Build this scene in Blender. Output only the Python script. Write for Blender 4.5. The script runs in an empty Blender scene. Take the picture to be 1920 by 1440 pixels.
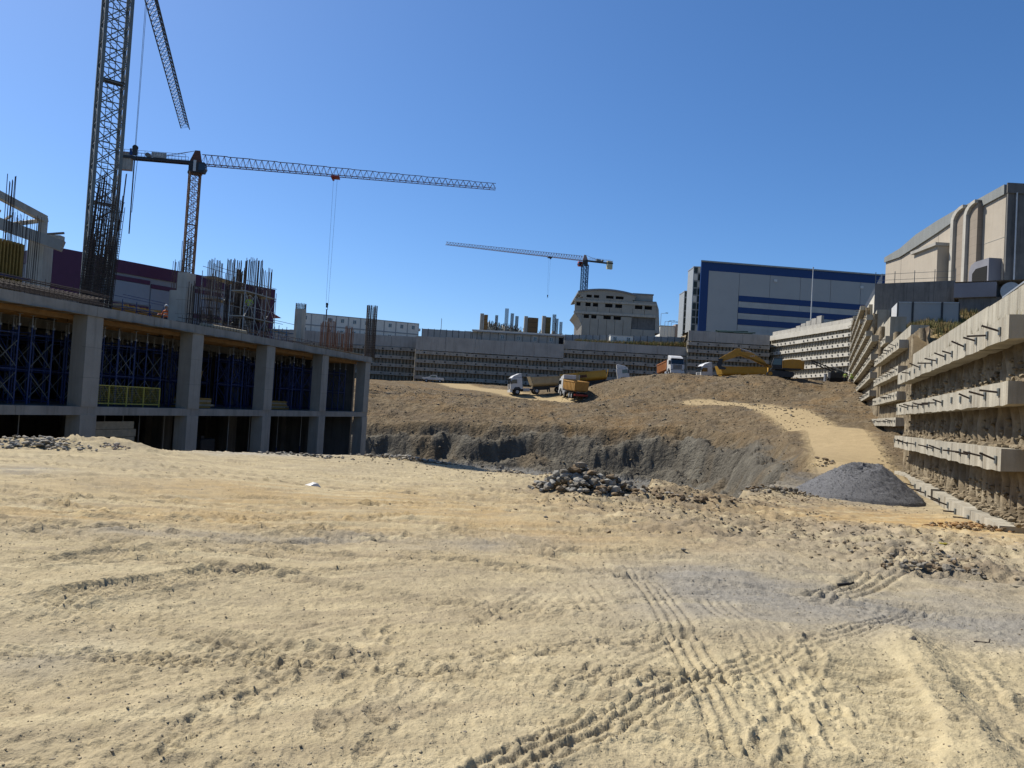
import bpy, bmesh, math, random
import numpy as np
from mathutils import Vector, Matrix
random.seed(7)
RNG = np.random.default_rng(11)
sc = bpy.context.scene
COL = sc.collection
R = math.radians

# ------------------------------------------------------------------ camera
EYE = Vector((0.0, 0.0, 1.65))
PITCH, ROLL, FOC = R(1.75), R(3.35), 1440.0
_fw = Vector((0, math.cos(PITCH), math.sin(PITCH)))
_up = Vector((0, -math.sin(PITCH), math.cos(PITCH)))
_rt = Vector((1, 0, 0))
_eu = _rt * math.cos(ROLL) + _up * math.sin(ROLL)
_ev = -_rt * math.sin(ROLL) + _up * math.cos(ROLL)
cam_d = bpy.data.cameras.new('camera')
cam = bpy.data.objects.new('camera', cam_d)
COL.objects.link(cam)
cam_d.sensor_width = 36.0
cam_d.lens = 36.0 * FOC / 1920.0
cam_d.clip_start = 0.05
cam_d.clip_end = 6000
M = Matrix.Identity(4)
for i in range(3):
    M[i][0] = _eu[i]; M[i][1] = _ev[i]; M[i][2] = -_fw[i]; M[i][3] = EYE[i]
cam.matrix_world = M
sc.camera = cam

# ------------------------------------------------------------------ sky, sun, exposure
SUN_AZ, SUN_EL = R(-56), R(50)          # azimuth from +Y, clockwise positive
w = bpy.data.worlds.new('World'); sc.world = w; w.use_nodes = True
nt = w.node_tree; nt.nodes.clear()
sky = nt.nodes.new('ShaderNodeTexSky'); sky.sky_type = 'NISHITA'; sky.sun_disc = False
sky.sun_elevation = SUN_EL; sky.sun_rotation = SUN_AZ
sky.altitude = 100; sky.air_density = 0.8; sky.dust_density = 0.7; sky.ozone_density = 7.0
bg = nt.nodes.new('ShaderNodeBackground'); bg.inputs['Strength'].default_value = 0.096
wo = nt.nodes.new('ShaderNodeOutputWorld')
hs = nt.nodes.new('ShaderNodeHueSaturation'); hs.inputs['Saturation'].default_value = 1.13; hs.inputs['Value'].default_value = 1.0
nt.links.new(sky.outputs[0], hs.inputs['Color']); nt.links.new(hs.outputs[0], bg.inputs[0]); nt.links.new(bg.outputs[0], wo.inputs[0])
sun_d = bpy.data.lights.new('sun', 'SUN'); sun_d.energy = 4.8; sun_d.angle = R(0.53); sun_d.color = (1.0, 0.94, 0.84)
sun = bpy.data.objects.new('sun', sun_d); COL.objects.link(sun)
sd = Vector((math.sin(SUN_AZ) * math.cos(SUN_EL), math.cos(SUN_AZ) * math.cos(SUN_EL), math.sin(SUN_EL)))
sun.rotation_euler = sd.to_track_quat('Z', 'Y').to_euler()
vs = sc.view_settings
vs.view_transform = 'Standard'; vs.look = 'None'; vs.exposure = 0.6; vs.gamma = 1.0; vs.use_curve_mapping = False
sc.render.engine = 'CYCLES'
sc.cycles.use_denoising = True
sc.cycles.max_bounces = 6

# ------------------------------------------------------------------ picture <-> place helpers (for laying out real positions)
def ray(px, py):
    u = (px - 960) / FOC; v = -(py - 720) / FOC
    return _eu * u + _ev * v + _fw
def P(px, py, Y):
    d = ray(px, py); return EYE + d * (Y / d.y)
def G(px, py, z=0.0):
    d = ray(px, py); return EYE + d * ((z - EYE.z) / d.z)
def XY(px, Y, py=770):
    p = P(px, py, Y); return p.x, p.y
def ZZ(px, py, Y):
    return P(px, py, Y).z
def az_dir(px, py):
    d = ray(px, py); v = Vector((d.x, d.y, 0)); return v.normalized()

# ------------------------------------------------------------------ mesh builder
class MB:
    def __init__(s): s.v = []; s.f = []
    def add(s, vs_, fs_):
        o = len(s.v); s.v += [tuple(v) for v in vs_]; s.f += [tuple(i + o for i in f) for f in fs_]; return s
    def box(s, x0, x1, y0, y1, z0, z1):
        return s.add([(x0,y0,z0),(x1,y0,z0),(x1,y1,z0),(x0,y1,z0),(x0,y0,z1),(x1,y0,z1),(x1,y1,z1),(x0,y1,z1)],
                     [(0,3,2,1),(4,5,6,7),(0,1,5,4),(1,2,6,5),(2,3,7,6),(3,0,4,7)])
    def bar(s, a, b, w, h=None, upv=(0,0,1)):
        a = Vector(a); b = Vector(b); h = h or w; d = (b - a)
        if d.length < 1e-6: return s
        d.normalize(); u = Vector(upv)
        if abs(d.dot(u)) > 0.98: u = Vector((1, 0, 0))
        x = d.cross(u).normalized() * (w / 2); y = x.cross(d).normalized() * (h / 2)
        vs_ = [a-x-y, a+x-y, a+x+y, a-x+y, b-x-y, b+x-y, b+x+y, b-x+y]
        return s.add(vs_, [(0,1,2,3),(7,6,5,4),(0,4,5,1),(1,5,6,2),(2,6,7,3),(3,7,4,0)])
    def tube(s, a, b, r, n=6, r2=None, caps=True):
        a = Vector(a); b = Vector(b); r2 = r if r2 is None else r2; d = (b - a).normalized()
        u = Vector((0,0,1)) if abs(d.z) < 0.95 else Vector((1,0,0))
        x = d.cross(u).normalized(); y = x.cross(d)
        vs_ = []
        for p, rr in ((a, r), (b, r2)):
            for k in range(n):
                t = 2*math.pi*k/n; vs_.append(p + x*(rr*math.cos(t)) + y*(rr*math.sin(t)))
        fs = [(k, (k+1) % n, n+(k+1) % n, n+k) for k in range(n)]
        if caps: fs += [tuple(range(n-1, -1, -1)), tuple(range(n, 2*n))]
        return s.add(vs_, fs)
    def prism(s, poly, axis, d0, d1):
        n = len(poly)
        def pt(p, d):
            if axis == 'x': return (d, p[0], p[1])
            if axis == 'y': return (p[0], d, p[1])
            return (p[0], p[1], d)
        vs_ = [pt(p, d0) for p in poly] + [pt(p, d1) for p in poly]
        fs = [tuple(range(n-1, -1, -1)), tuple(range(n, 2*n))] + [(k, (k+1) % n, n+(k+1) % n, n+k) for k in range(n)]
        return s.add(vs_, fs)
    def quad(s, a, b, c, d): return s.add([a, b, c, d], [(0,1,2,3)])
    def mesh(s, name, mat, smooth=False):
        me = bpy.data.meshes.new(name); me.from_pydata(s.v, [], s.f)
        if mat: me.materials.append(mat)
        if smooth: me.polygons.foreach_set('use_smooth', [True]*len(me.polygons))
        bm = bmesh.new(); bm.from_mesh(me); bmesh.ops.recalc_face_normals(bm, faces=bm.faces); bm.to_mesh(me); bm.free()
        return me
    def build(s, name, mat, parent=None, smooth=False, bevel=0, **kw):
        o = bpy.data.objects.new(name, s.mesh(name, mat, smooth)); COL.objects.link(o)
        if parent is not None: o.parent = parent
        if bevel:
            m = o.modifiers.new('bevel', 'BEVEL'); m.width = bevel; m.segments = 2; m.limit_method = 'ANGLE'
        for k, v in kw.items(): o[k] = v
        return o
def inst(name, me, parent=None, loc=(0,0,0), rz=0, scale=None, **kw):
    o = bpy.data.objects.new(name, me); COL.objects.link(o)
    if parent is not None: o.parent = parent
    o.location = loc; o.rotation_euler = (0, 0, rz)
    if scale: o.scale = scale
    for k, v in kw.items(): o[k] = v
    return o
def thing(name, label, cat, loc=(0,0,0), rz=0, group=None):
    o = bpy.data.objects.new(name, None); COL.objects.link(o); o.empty_display_size = 0.5
    o.location = loc; o.rotation_euler = (0, 0, rz); o['label'] = label; o['category'] = cat
    if group: o['group'] = group
    return o
def tag(o, label, cat, group=None):
    o['label'] = label; o['category'] = cat
    if group: o['group'] = group
    return o
def copy_tree(o, parent=None):
    c = o.copy(); COL.objects.link(c)
    if parent is not None: c.parent = parent
    for ch in list(o.children): copy_tree(ch, c)
    return c
def text(name, body, size, mat, parent, loc, rot, thick=0.01):
    cu = bpy.data.curves.new(name, 'FONT'); cu.body = body; cu.size = size; cu.extrude = thick
    cu.align_x = 'CENTER'; cu.align_y = 'CENTER'; cu.materials.append(mat); cu.resolution_u = 2
    tmp = bpy.data.objects.new(name, cu); COL.objects.link(tmp); dg = bpy.context.evaluated_depsgraph_get(); dg.update()
    me = bpy.data.meshes.new_from_object(tmp.evaluated_get(dg)); bpy.data.objects.remove(tmp)
    o = bpy.data.objects.new(name, me); COL.objects.link(o); o.parent = parent; o.location = loc; o.rotation_euler = rot
    return o

# ------------------------------------------------------------------ materials
MATS = {}; ALB = 0.62       # the exposure above is set for these albedos
def mat(name, col, rough=0.8, var=0.15, scale=1.5, bump=0.0, bscale=20, metal=0.0, dirt=None, dirt_amt=0.0, streak=False,
        board=None, attr=False, spec=0.3, col2=None, thr=0.5):
    if name in MATS: return MATS[name]
    col = tuple(q*ALB for q in col); dirt = dirt and tuple(q*ALB for q in dirt); col2 = col2 and tuple(q*ALB for q in col2)
    m = bpy.data.materials.new(name); m.use_nodes = True; MATS[name] = m
    t = m.node_tree; N = t.nodes; L = t.links
    b = N['Principled BSDF']; b.inputs['Roughness'].default_value = rough; b.inputs['Metallic'].default_value = metal
    b.inputs['Specular IOR Level'].default_value = spec
    g = N.new('ShaderNodeNewGeometry'); pos = g.outputs['Position']
    def noise(s, det=5, vec=None, ro=0.6):
        n = N.new('ShaderNodeTexNoise'); n.inputs['Scale'].default_value = s; n.inputs['Detail'].default_value = det
        n.inputs['Roughness'].default_value = ro
        L.new(vec or pos, n.inputs['Vector']); return n.outputs['Fac']
    def mapr(x, a, b_, c, d):
        n = N.new('ShaderNodeMapRange'); n.inputs[1].default_value = a; n.inputs[2].default_value = b_
        n.inputs[3].default_value = c; n.inputs[4].default_value = d; L.new(x, n.inputs[0]); return n.outputs[0]
    def mul(colr, fac):
        n = N.new('ShaderNodeMix'); n.data_type = 'RGBA'; n.blend_type = 'MULTIPLY'; n.inputs[0].default_value = 1
        L.new(colr, n.inputs[6]); L.new(fac, n.inputs[7]); return n.outputs[2]
    def mix(fac, a, b_):
        n = N.new('ShaderNodeMix'); n.data_type = 'RGBA'; L.new(fac, n.inputs[0])
        for i_, q in ((6, a), (7, b_)):
            if isinstance(q, tuple): n.inputs[i_].default_value = (*q, 1)
            else: L.new(q, n.inputs[i_])
        return n.outputs[2]
    if attr:
        an = N.new('ShaderNodeAttribute'); an.attribute_name = 'Col'; c = an.outputs['Color']
    else:
        rgb = N.new('ShaderNodeRGB'); rgb.outputs[0].default_value = (*col, 1); c = rgb.outputs[0]
    if col2: c = mix(mapr(noise(scale*0.5, 6), thr-0.06, thr+0.06, 0, 1), c, col2)
    c = mul(c, mapr(noise(scale, 8), 0.25, 0.75, 1-var, 1+var))
    if attr:
        c = mul(c, mapr(noise(70, 3, None, .6), .3, .7, .90, 1.08)); c = mul(c, mapr(noise(7, 7, None, .65), .3, .7, .86, 1.10))
    if board is not None:
        d, pitch, amt = board
        vm = N.new('ShaderNodeVectorMath'); vm.operation = 'DOT_PRODUCT'; vm.inputs[1].default_value = (d[0]/pitch, d[1]/pitch, d[2]/pitch)
        L.new(pos, vm.inputs[0])
        fl = N.new('ShaderNodeMath'); fl.operation = 'FLOOR'; L.new(vm.outputs['Value'], fl.inputs[0])
        wn = N.new('ShaderNodeTexWhiteNoise'); wn.noise_dimensions = '1D'; L.new(fl.outputs[0], wn.inputs['W'])
        c = mul(c, mapr(wn.outputs['Value'], 0, 1, 1-amt, 1+amt))
        fr = N.new('ShaderNodeMath'); fr.operation = 'FRACT'; L.new(vm.outputs['Value'], fr.inputs[0])
        c = mul(c, mapr(fr.outputs[0], 0.0, 0.07, 0.72, 1.0))
    if dirt is not None:
        vec = pos
        if streak:
            mp = N.new('ShaderNodeMapping'); mp.inputs['Scale'].default_value = (1.6, 1.6, 0.12); L.new(pos, mp.inputs['Vector']); vec = mp.outputs[0]
        c = mix(mapr(noise(1.4 if streak else scale*0.7, 7, vec, 0.7), 0.48, 0.72, 0, dirt_amt), c, dirt)
    L.new(c, b.inputs['Base Color'])
    if bump:
        bn = N.new('ShaderNodeBump'); bn.inputs['Strength'].default_value = min(1, bump); bn.inputs['Distance'].default_value = 0.05
        L.new(noise(bscale, 8), bn.inputs['Height']); L.new(bn.outputs[0], b.inputs['Normal'])
    return m
C = dict(
 conc=mat('concrete', (.50,.475,.42), .9, .18, .9, .25, 12, dirt=(.30,.285,.25), dirt_amt=.6, streak=True),
 conc_lt=mat('concrete_light', (.58,.55,.48), .9, .15, .9, .25, 12, dirt=(.24,.22,.18), dirt_amt=.55, streak=True),
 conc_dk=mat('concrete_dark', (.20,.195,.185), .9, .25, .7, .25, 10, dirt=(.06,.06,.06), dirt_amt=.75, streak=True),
 grey_steel=mat('grey_steel', (.22,.24,.23), .55, .2, 2, metal=.3),
 dk_steel=mat('dark_steel', (.045,.05,.055), .6, .2, 2),
 rebar=mat('rebar', (.085,.065,.055), .8, .35, 3, metal=.2),
 rust=mat('rusty_steel', (.20,.085,.04), .85, .35, 3),
 orange=mat('orange_paint', (.55,.17,.035), .5, .15, 2),
 red=mat('red_paint', (.45,.06,.04), .5, .15, 2),
 blue=mat('blue_paint', (.03,.06,.20), .5, .25, 3),
 blue_lt=mat('light_blue_paint', (.07,.19,.36), .5, .2, 3),
 galv=mat('galvanised_steel', (.5,.52,.53), .45, .15, 4, metal=.4),
 white=mat('white_paint', (.78,.78,.76), .4, .06, 2, dirt=(.42,.36,.27), dirt_amt=.35, spec=.5),
 cream=mat('cream_panel', (.95,.93,.84), .6, .08, 2, dirt=(.62,.59,.5), dirt_amt=.3, streak=True),
 grey_panel=mat('grey_panel', (.40,.42,.42), .5, .06, 1),
 black=mat('black_rubber', (.022,.022,.022), .85, .25, 4),
 glass=mat('dark_glass', (.015,.02,.025), .08, .1, 1, spec=.8),
 void=mat('dark_opening', (.01,.01,.01), .95, .1, 1),
 tan_tub=mat('tan_tipper_paint', (.50,.40,.24), .6, .15, 2, dirt=(.36,.27,.16), dirt_amt=.6),
 yellow_tub=mat('yellow_tipper_paint', (.62,.36,.05), .5, .15, 2, dirt=(.42,.29,.13), dirt_amt=.5),
 amber_tub=mat('amber_tipper_paint', (.60,.33,.09), .55, .15, 2, dirt=(.42,.28,.13), dirt_amt=.6),
 orange_tub=mat('orange_tipper_paint', (.46,.17,.05), .55, .15, 2, dirt=(.36,.22,.12), dirt_amt=.5),
 dig=mat('digger_yellow', (.60,.30,.03), .5, .12, 2, dirt=(.32,.22,.1), dirt_amt=.6),
 timber=mat('form_timber', (.34,.19,.07), .8, .25, 3),
 form_yellow=mat('form_yellow', (.40,.25,.06), .7, .25, 3),
 plank=mat('pale_plank', (.42,.36,.25), .85, .25, 3),
 purple=mat('purple_cladding', (.10,.022,.07), .5, .12, 1),
 navy=mat('navy_cladding', (.010,.050,.20), .4, .08, 1),
 rock=mat('grey_rock', (.27,.24,.19), .9, .35, 3, .5, 20),
 stone=mat('pale_stone', (.46,.41,.32), .9, .3, 3, .5, 20),
 dry=mat('dry_grass', (.32,.22,.08), .9, .4, 2, col2=(.17,.18,.06)),
 skin=mat('skin', (.45,.27,.18), .6, .05, 3), trouser=mat('dark_trousers', (.03,.035,.05), .9, .2, 5),
 vest_o=mat('orange_vest', (.75,.17,.03), .7, .1, 5), vest_y=mat('lime_vest', (.52,.70,.10), .7, .1, 5),
)
# ------------------------------------------------------------------ noise in numpy
_perm = RNG.permutation(65536).astype(np.int64)
_gr = RNG.uniform(0, 2*np.pi, 65536); _gx, _gy = np.cos(_gr), np.sin(_gr)
def perlin(x, y, seed=0):
    xi = np.floor(x).astype(np.int64); yi = np.floor(y).astype(np.int64); xf = x - xi; yf = y - yi
    def gd(ix, iy, fx, fy):
        h = _perm[(_perm[(ix + seed*131) & 65535] + iy) & 65535]; return _gx[h]*fx + _gy[h]*fy
    u = xf*xf*xf*(xf*(xf*6-15)+10); v = yf*yf*yf*(yf*(yf*6-15)+10)
    a = gd(xi, yi, xf, yf); b = gd(xi+1, yi, xf-1, yf); c = gd(xi, yi+1, xf, yf-1); d = gd(xi+1, yi+1, xf-1, yf-1)
    return (a + (b-a)*u)*(1-v) + (c + (d-c)*u)*v
def fbm(x, y, s, octv=4, seed=0, gain=.5):
    o = 0; a = 1.0
    for k in range(octv):
        o = o + a*perlin(x*s, y*s, seed+k); s *= 2.03; a *= gain
    return o
def ridged(x, y, s, octv=4, seed=0, gain=.55):
    o = 0; a = 1.0
    for k in range(octv):
        o = o + a*(0.35 - np.abs(perlin(x*s, y*s, seed+k))*1.4); s *= 2.07; a *= gain
    return o
def sstep(a, b, x):
    t = np.clip((x-a)/(b-a), 0, 1); return t*t*(3-2*t)

# ------------------------------------------------------------------ large land form
def z_fore(x, y):
    k = .035 + .017*np.clip(x/12, -1, 1)
    return -k*np.clip(np.minimum(y, 27)-3, 0, None)
def hit_fore(px, py):
    z = 0.0
    for _ in range(40):
        p = G(px, py, z); z = 0.5*z + 0.5*float(z_fore(np.array(p.x), np.array(p.y)))
    return p
ctl = []
for X in np.arange(-44, 15, 5.5):
    for Y in np.arange(-6, 27, 5.5): ctl.append((X, Y, float(z_fore(np.array(X), np.array(Y)))))
far = [(1610,868,42),(1560,800,65),(1480,770,85),(1420,761,97),(1370,756,106),(1690,900,43),(1650,812,66),(1645,770,84),(1630,745,100),
 (1600,738,110),(1150,723,128),(1120,725,129),(1200,714,127),(1250,706,126),(1320,711,124),(1400,708,122),(1480,722,118),(1560,731,115),
 (1150,752,117),(1250,754,111),(1350,754,108),(1450,758,101),(1550,768,94),
 (960,738,140),(1050,746,135),(1100,750,127),(870,728,155),(900,721,168),(780,716,178),(700,738,110),(760,745,109),(850,748,112),(950,751,115),(1050,753,116),
 (700,790,98),(850,796,95),(1000,796,92),(1100,800,90),(1200,802,88),(1300,806,84),(1400,812,78),(1450,820,71),(1500,834,58),(1530,852,49),(1545,872,42),
 (1500,885,37),(1600,905,33),(1680,920,36),(1520,722,165),(1580,728,150)]
for q in far:
    p = P(*q); ctl.append((p.x, p.y, p.z))
for q in [(-60,180,6.2),(-100,120,2),(-70,150,4.5),(-20,182,6.3),(5,185,6.4),(30,185,8),(45,182,9),(60,182,9.5),(25,160,7.2),(45,155,8.6),(37,141,8.3),(20,150,6.4),(21,142,7.3),(11,147,6.0),
          (63,165,9.5),(80,150,10),(90,200,10),(0,230,7),(-80,230,7),(60,230,9.5),(50,90,6),(60,120,9),(38,60,2.5),(26,40,-.8),(24,24,-1.3),(18,14,-.6),(-90,60,-1),(-60,30,-1)]:
    ctl.append(q)
ctl = np.array(ctl, float)
def tps_fit(c):
    n = len(c); d = np.hypot(c[:,None,0]-c[None,:,0], c[:,None,1]-c[None,:,1]) / 50
    K = np.where(d > 0, d*d*np.log(d+1e-12), 0) + np.eye(n)*2e-4
    Pm = np.c_[np.ones(n), c[:,:2]/50]
    A = np.block([[K, Pm], [Pm.T, np.zeros((3,3))]])
    return np.linalg.solve(A, np.r_[c[:,2], 0, 0, 0])
TW = tps_fit(ctl)
def tps(x, y):
    out = np.empty(x.shape); xf = x.ravel(); yf = y.ravel(); of = out.ravel(); n = len(ctl)
    for s in range(0, xf.size, 20000):
        e = s+20000; d2 = ((xf[s:e,None]-ctl[None,:,0])**2 + (yf[s:e,None]-ctl[None,:,1])**2)/2500 + 1e-12
        of[s:e] = (0.5*d2*np.log(d2)) @ TW[:n] + TW[n] + (xf[s:e]*TW[n+1] + yf[s:e]*TW[n+2])/50
    return out
# pit rim: near edge from the foreground surface, then round the far side
rim = [hit_fore(px, py) for px, py in [(-260,836),(0,839),(120,840),(300,843),(500,847),(640,853),(700,858),(860,872),(960,884),(1060,915),(1110,934),(1200,938),(1300,940),(1390,934),(1450,922)]]
rim = [(p.x, p.y) for p in rim]
rim += [XY(1505, 37), XY(1545, 43), XY(1532, 50), XY(1502, 59), XY(1450, 71), XY(1400, 78), XY(1300, 84), XY(1200, 88), XY(1100, 90), XY(1000, 92), XY(850, 95), XY(700, 98), XY(560, 104), (-60, 112), (-110, 100), (-120, 30)]
RIM = np.array(rim)
def pit_dist(x, y):
    """signed distance to the rim, positive inside the pit"""
    best = np.full(x.shape, 1e9); ins = np.zeros(x.shape, bool); n = len(RIM)
    for i in range(n):
        ax, ay = RIM[i]; bx, by = RIM[(i+1) % n]; dx, dy = bx-ax, by-ay
        t = np.clip(((x-ax)*dx+(y-ay)*dy)/(dx*dx+dy*dy), 0, 1)
        best = np.minimum(best, (x-ax-t*dx)**2+(y-ay-t*dy)**2)
        c = (ay > y) != (by > y)
        ins ^= c & (x < (bx-ax)*(y-ay)/((by-ay) if abs(by-ay) > 1e-9 else 1e-9)+ax)
    return np.where(ins, 1, -1)*np.sqrt(best)
PIT_Z = -5.45
def polyline_param(x, y, pts):
    pts = np.array(pts, float); bd = np.full(x.shape, 1e9); bs = np.zeros(x.shape); bo = np.zeros(x.shape); s0 = 0
    for i in range(len(pts)-1):
        ax, ay = pts[i]; dx, dy = pts[i+1]-pts[i]; L = math.hypot(dx, dy)
        t = np.clip(((x-ax)*dx+(y-ay)*dy)/(L*L), 0, 1); ex = x-ax-t*dx; ey = y-ay-t*dy; d = ex*ex+ey*ey
        m = d < bd; bd = np.where(m, d, bd); bs = np.where(m, s0+t*L, bs); bo = np.where(m, (ex*dy-ey*dx)/L, bo); s0 += L
    return np.sqrt(bd), bs, bo, s0
def smooth_line(pts, n=8):
    out = []; q = [pts[0]] + list(pts) + [pts[-1]]
    for i in range(1, len(q)-2):
        p0, p1, p2, p3 = [np.array(q[i+k], float) for k in (-1, 0, 1, 2)]
        for k in range(n):
            t = k/n; out.append(tuple(.5*((2*p1)+(-p0+p2)*t+(2*p0-5*p1+4*p2-p3)*t*t+(-p0+3*p1-3*p2+p3)*t**3)))
    out.append(tuple(pts[-1])); return out
def fore_line(px): return smooth_line([tuple(hit_fore(*q).xy) for q in px])

# tyre and track marks pressed into the loose dirt: (centre line, width, kind, depth)
TRACKS = [
 ([(820,1530),(940,1470),(1060,1415),(1150,1375),(1250,1330),(1340,1290),(1450,1245),(1600,1190),(1760,1140)], .26, 'rib3', .034),
 ([(1190,1060),(1235,1120),(1275,1195),(1305,1250),(1345,1330),(1385,1410),(1410,1470)], .34, 'rib4', .026),
 ([(1390,1190),(1440,1260),(1480,1330),(1530,1440)], .30, 'rib3', .014),
 ([(1560,1190),(1600,1240),(1640,1310),(1640,1380),(1600,1460)], .62, 'cleat', .04),
 ([(1740,1205),(1800,1290),(1860,1370),(1900,1450)], .50, 'lug', .05),
 ([(1850,1230),(1930,1300),(1990,1380)], .45, 'lug', .035),
 ([(860,1100),(905,1140),(960,1180)], .4, 'rib4', .018),
 ([(950,1170),(1000,1120),(1050,1085)], .4, 'rib3', .018),
 ([(1080,1085),(1110,1130),(1135,1165)], .4, 'rib4', .018),
 ([(1330,1120),(1370,1160),(1400,1190)], .4, 'rib4', .02),
 ([(1060,1340),(1110,1300),(1200,1240),(1290,1195)], .36, 'rib4', .02),
 ([(760,1120),(800,1130),(860,1140),(920,1140),(1010,1140)], .3, 'lug', .02),
 ([(800,1250),(1000,1232),(1100,1222),(1240,1212)], .22, 'lug', .025),
 ([(0,1010),(200,995),(430,988),(640,982),(800,990),(900,1003),(1010,1030),(1120,1062),(1240,1095)], .55, 'rut', .035),
 ([(0,1065),(250,1035),(500,1010),(700,1005),(860,1020)], .4, 'rut', .03),
 ([(0,1128),(200,1100),(400,1068),(560,1050)], .45, 'rut', .04),
 ([(0,1160),(200,1125),(420,1090),(620,1055),(760,1050)], .3, 'rib3', .02),
 ([(0,1180),(240,1150),(420,1115)], .4, 'rib4', .02),
 ([(0,945),(200,935),(420,930),(700,945),(960,965),(1200,1000),(1400,1025)], .5, 'rut', .03),
 ([(0,905),(250,900),(500,905),(760,925),(1000,960)], .6, 'rut', .03),
 ([(180,880),(240,862),(330,855)], .5, 'rib4', .03), ([(250,872),(300,862),(420,862)], .5, 'rib4', .03),
 ([(1180,1040),(1350,1030),(1500,1040),(1640,1070)], .5, 'rib4', .04),
 ([(1500,1130),(1600,1105),(1690,1068),(1760,1045),(1900,1050)], .5, 'rib4', .05),
 ([(100,1300),(300,1240),(500,1190),(700,1150)], .5, 'rib4', .015),
 ([(150,1440),(380,1330),(600,1260),(800,1210)], .5, 'rib4', .015),
 ([(620,1440),(700,1370),(780,1330),(860,1250)], .4, 'rib3', .012),
]
TRACKS = [(fore_line(p), wd, k, dp*(2.0 if k == 'rut' else 1)) for p, wd, k, dp in TRACKS]
_tr = random.Random(4)
def arc_track(x, y, az, curv, L, off, n=14):
    pts = []
    for k in range(n+1):
        pts.append((x+off*math.cos(az), y-off*math.sin(az))); x += math.sin(az)*L/n; y += math.cos(az)*L/n; az += curv*L/n
    return pts
for k in range(18):
    y0 = 4.2+15*_tr.random()**1.2; x0 = -16-_tr.random()*6 if k % 3 else 6+_tr.random()*5; az = R(_tr.uniform(62, 100)) if k % 3 else R(-_tr.uniform(50, 95)); cv = _tr.uniform(-.03, .035); kd = _tr.choice(('rib4','rut','lug','rib3')); dp = _tr.uniform(.03, .055)
    if y0 > 7: kd, dp = 'rut', dp*1.7
    for off in (0, 1.95): TRACKS.append((arc_track(x0, y0, az, cv, _tr.uniform(16, 30), off), _tr.uniform(.28, .42), kd, dp))
FEET = []
for (a_, b_, n_) in (((760,1255),(1290,1205),26),((880,1165),(1190,1130),14),((1430,1440),(1540,1270),12),((300,1420),(620,1200),16),((1180,1130),(1330,1120),8),((1560,1420),(1480,1180),10),((650,1440),(720,1150),14)):
    p0, p1 = hit_fore(*a_), hit_fore(*b_); an = math.atan2(p1.y-p0.y, p1.x-p0.x)
    for k in range(n_):
        q = p0.lerp(p1, (k+.5)/n_); s_ = .09 if k % 2 else -.09; FEET.append((q.x-math.sin(an)*s_+_tr.uniform(-.05,.05), q.y+math.cos(an)*s_+_tr.uniform(-.05,.05), an+_tr.uniform(-.25,.25)))
def ellipse_px(x, y, px, py, rx, ry):
    """soft blob on the foreground given by a picture centre and half-size"""
    c = hit_fore(px, py); a = hit_fore(px+rx, py); b = hit_fore(px, py-ry); b2 = hit_fore(px, py+ry)
    ra = (a-c).xy.length; rb = max((b-c).xy.length, (b2-c).xy.length)*.75
    ux, uy = (a-c).xy.normalized(); dx = x-c.x; dy = y-c.y
    e = ((dx*ux+dy*uy)/ra)**2 + ((-dx*uy+dy*ux)/rb)**2
    return np.exp(-e*1.2)
ROAD1 = smooth_line([XY(1650, 33), XY(1612, 42), XY(1590, 53), XY(1560, 65), XY(1520, 76), XY(1475, 85), XY(1425, 95), XY(1370, 104), XY(1310, 109)])
ROAD2 = smooth_line([XY(1065, 131), XY(1040, 133), XY(960, 140), XY(890, 152), XY(855, 163), XY(835, 176)])

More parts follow.
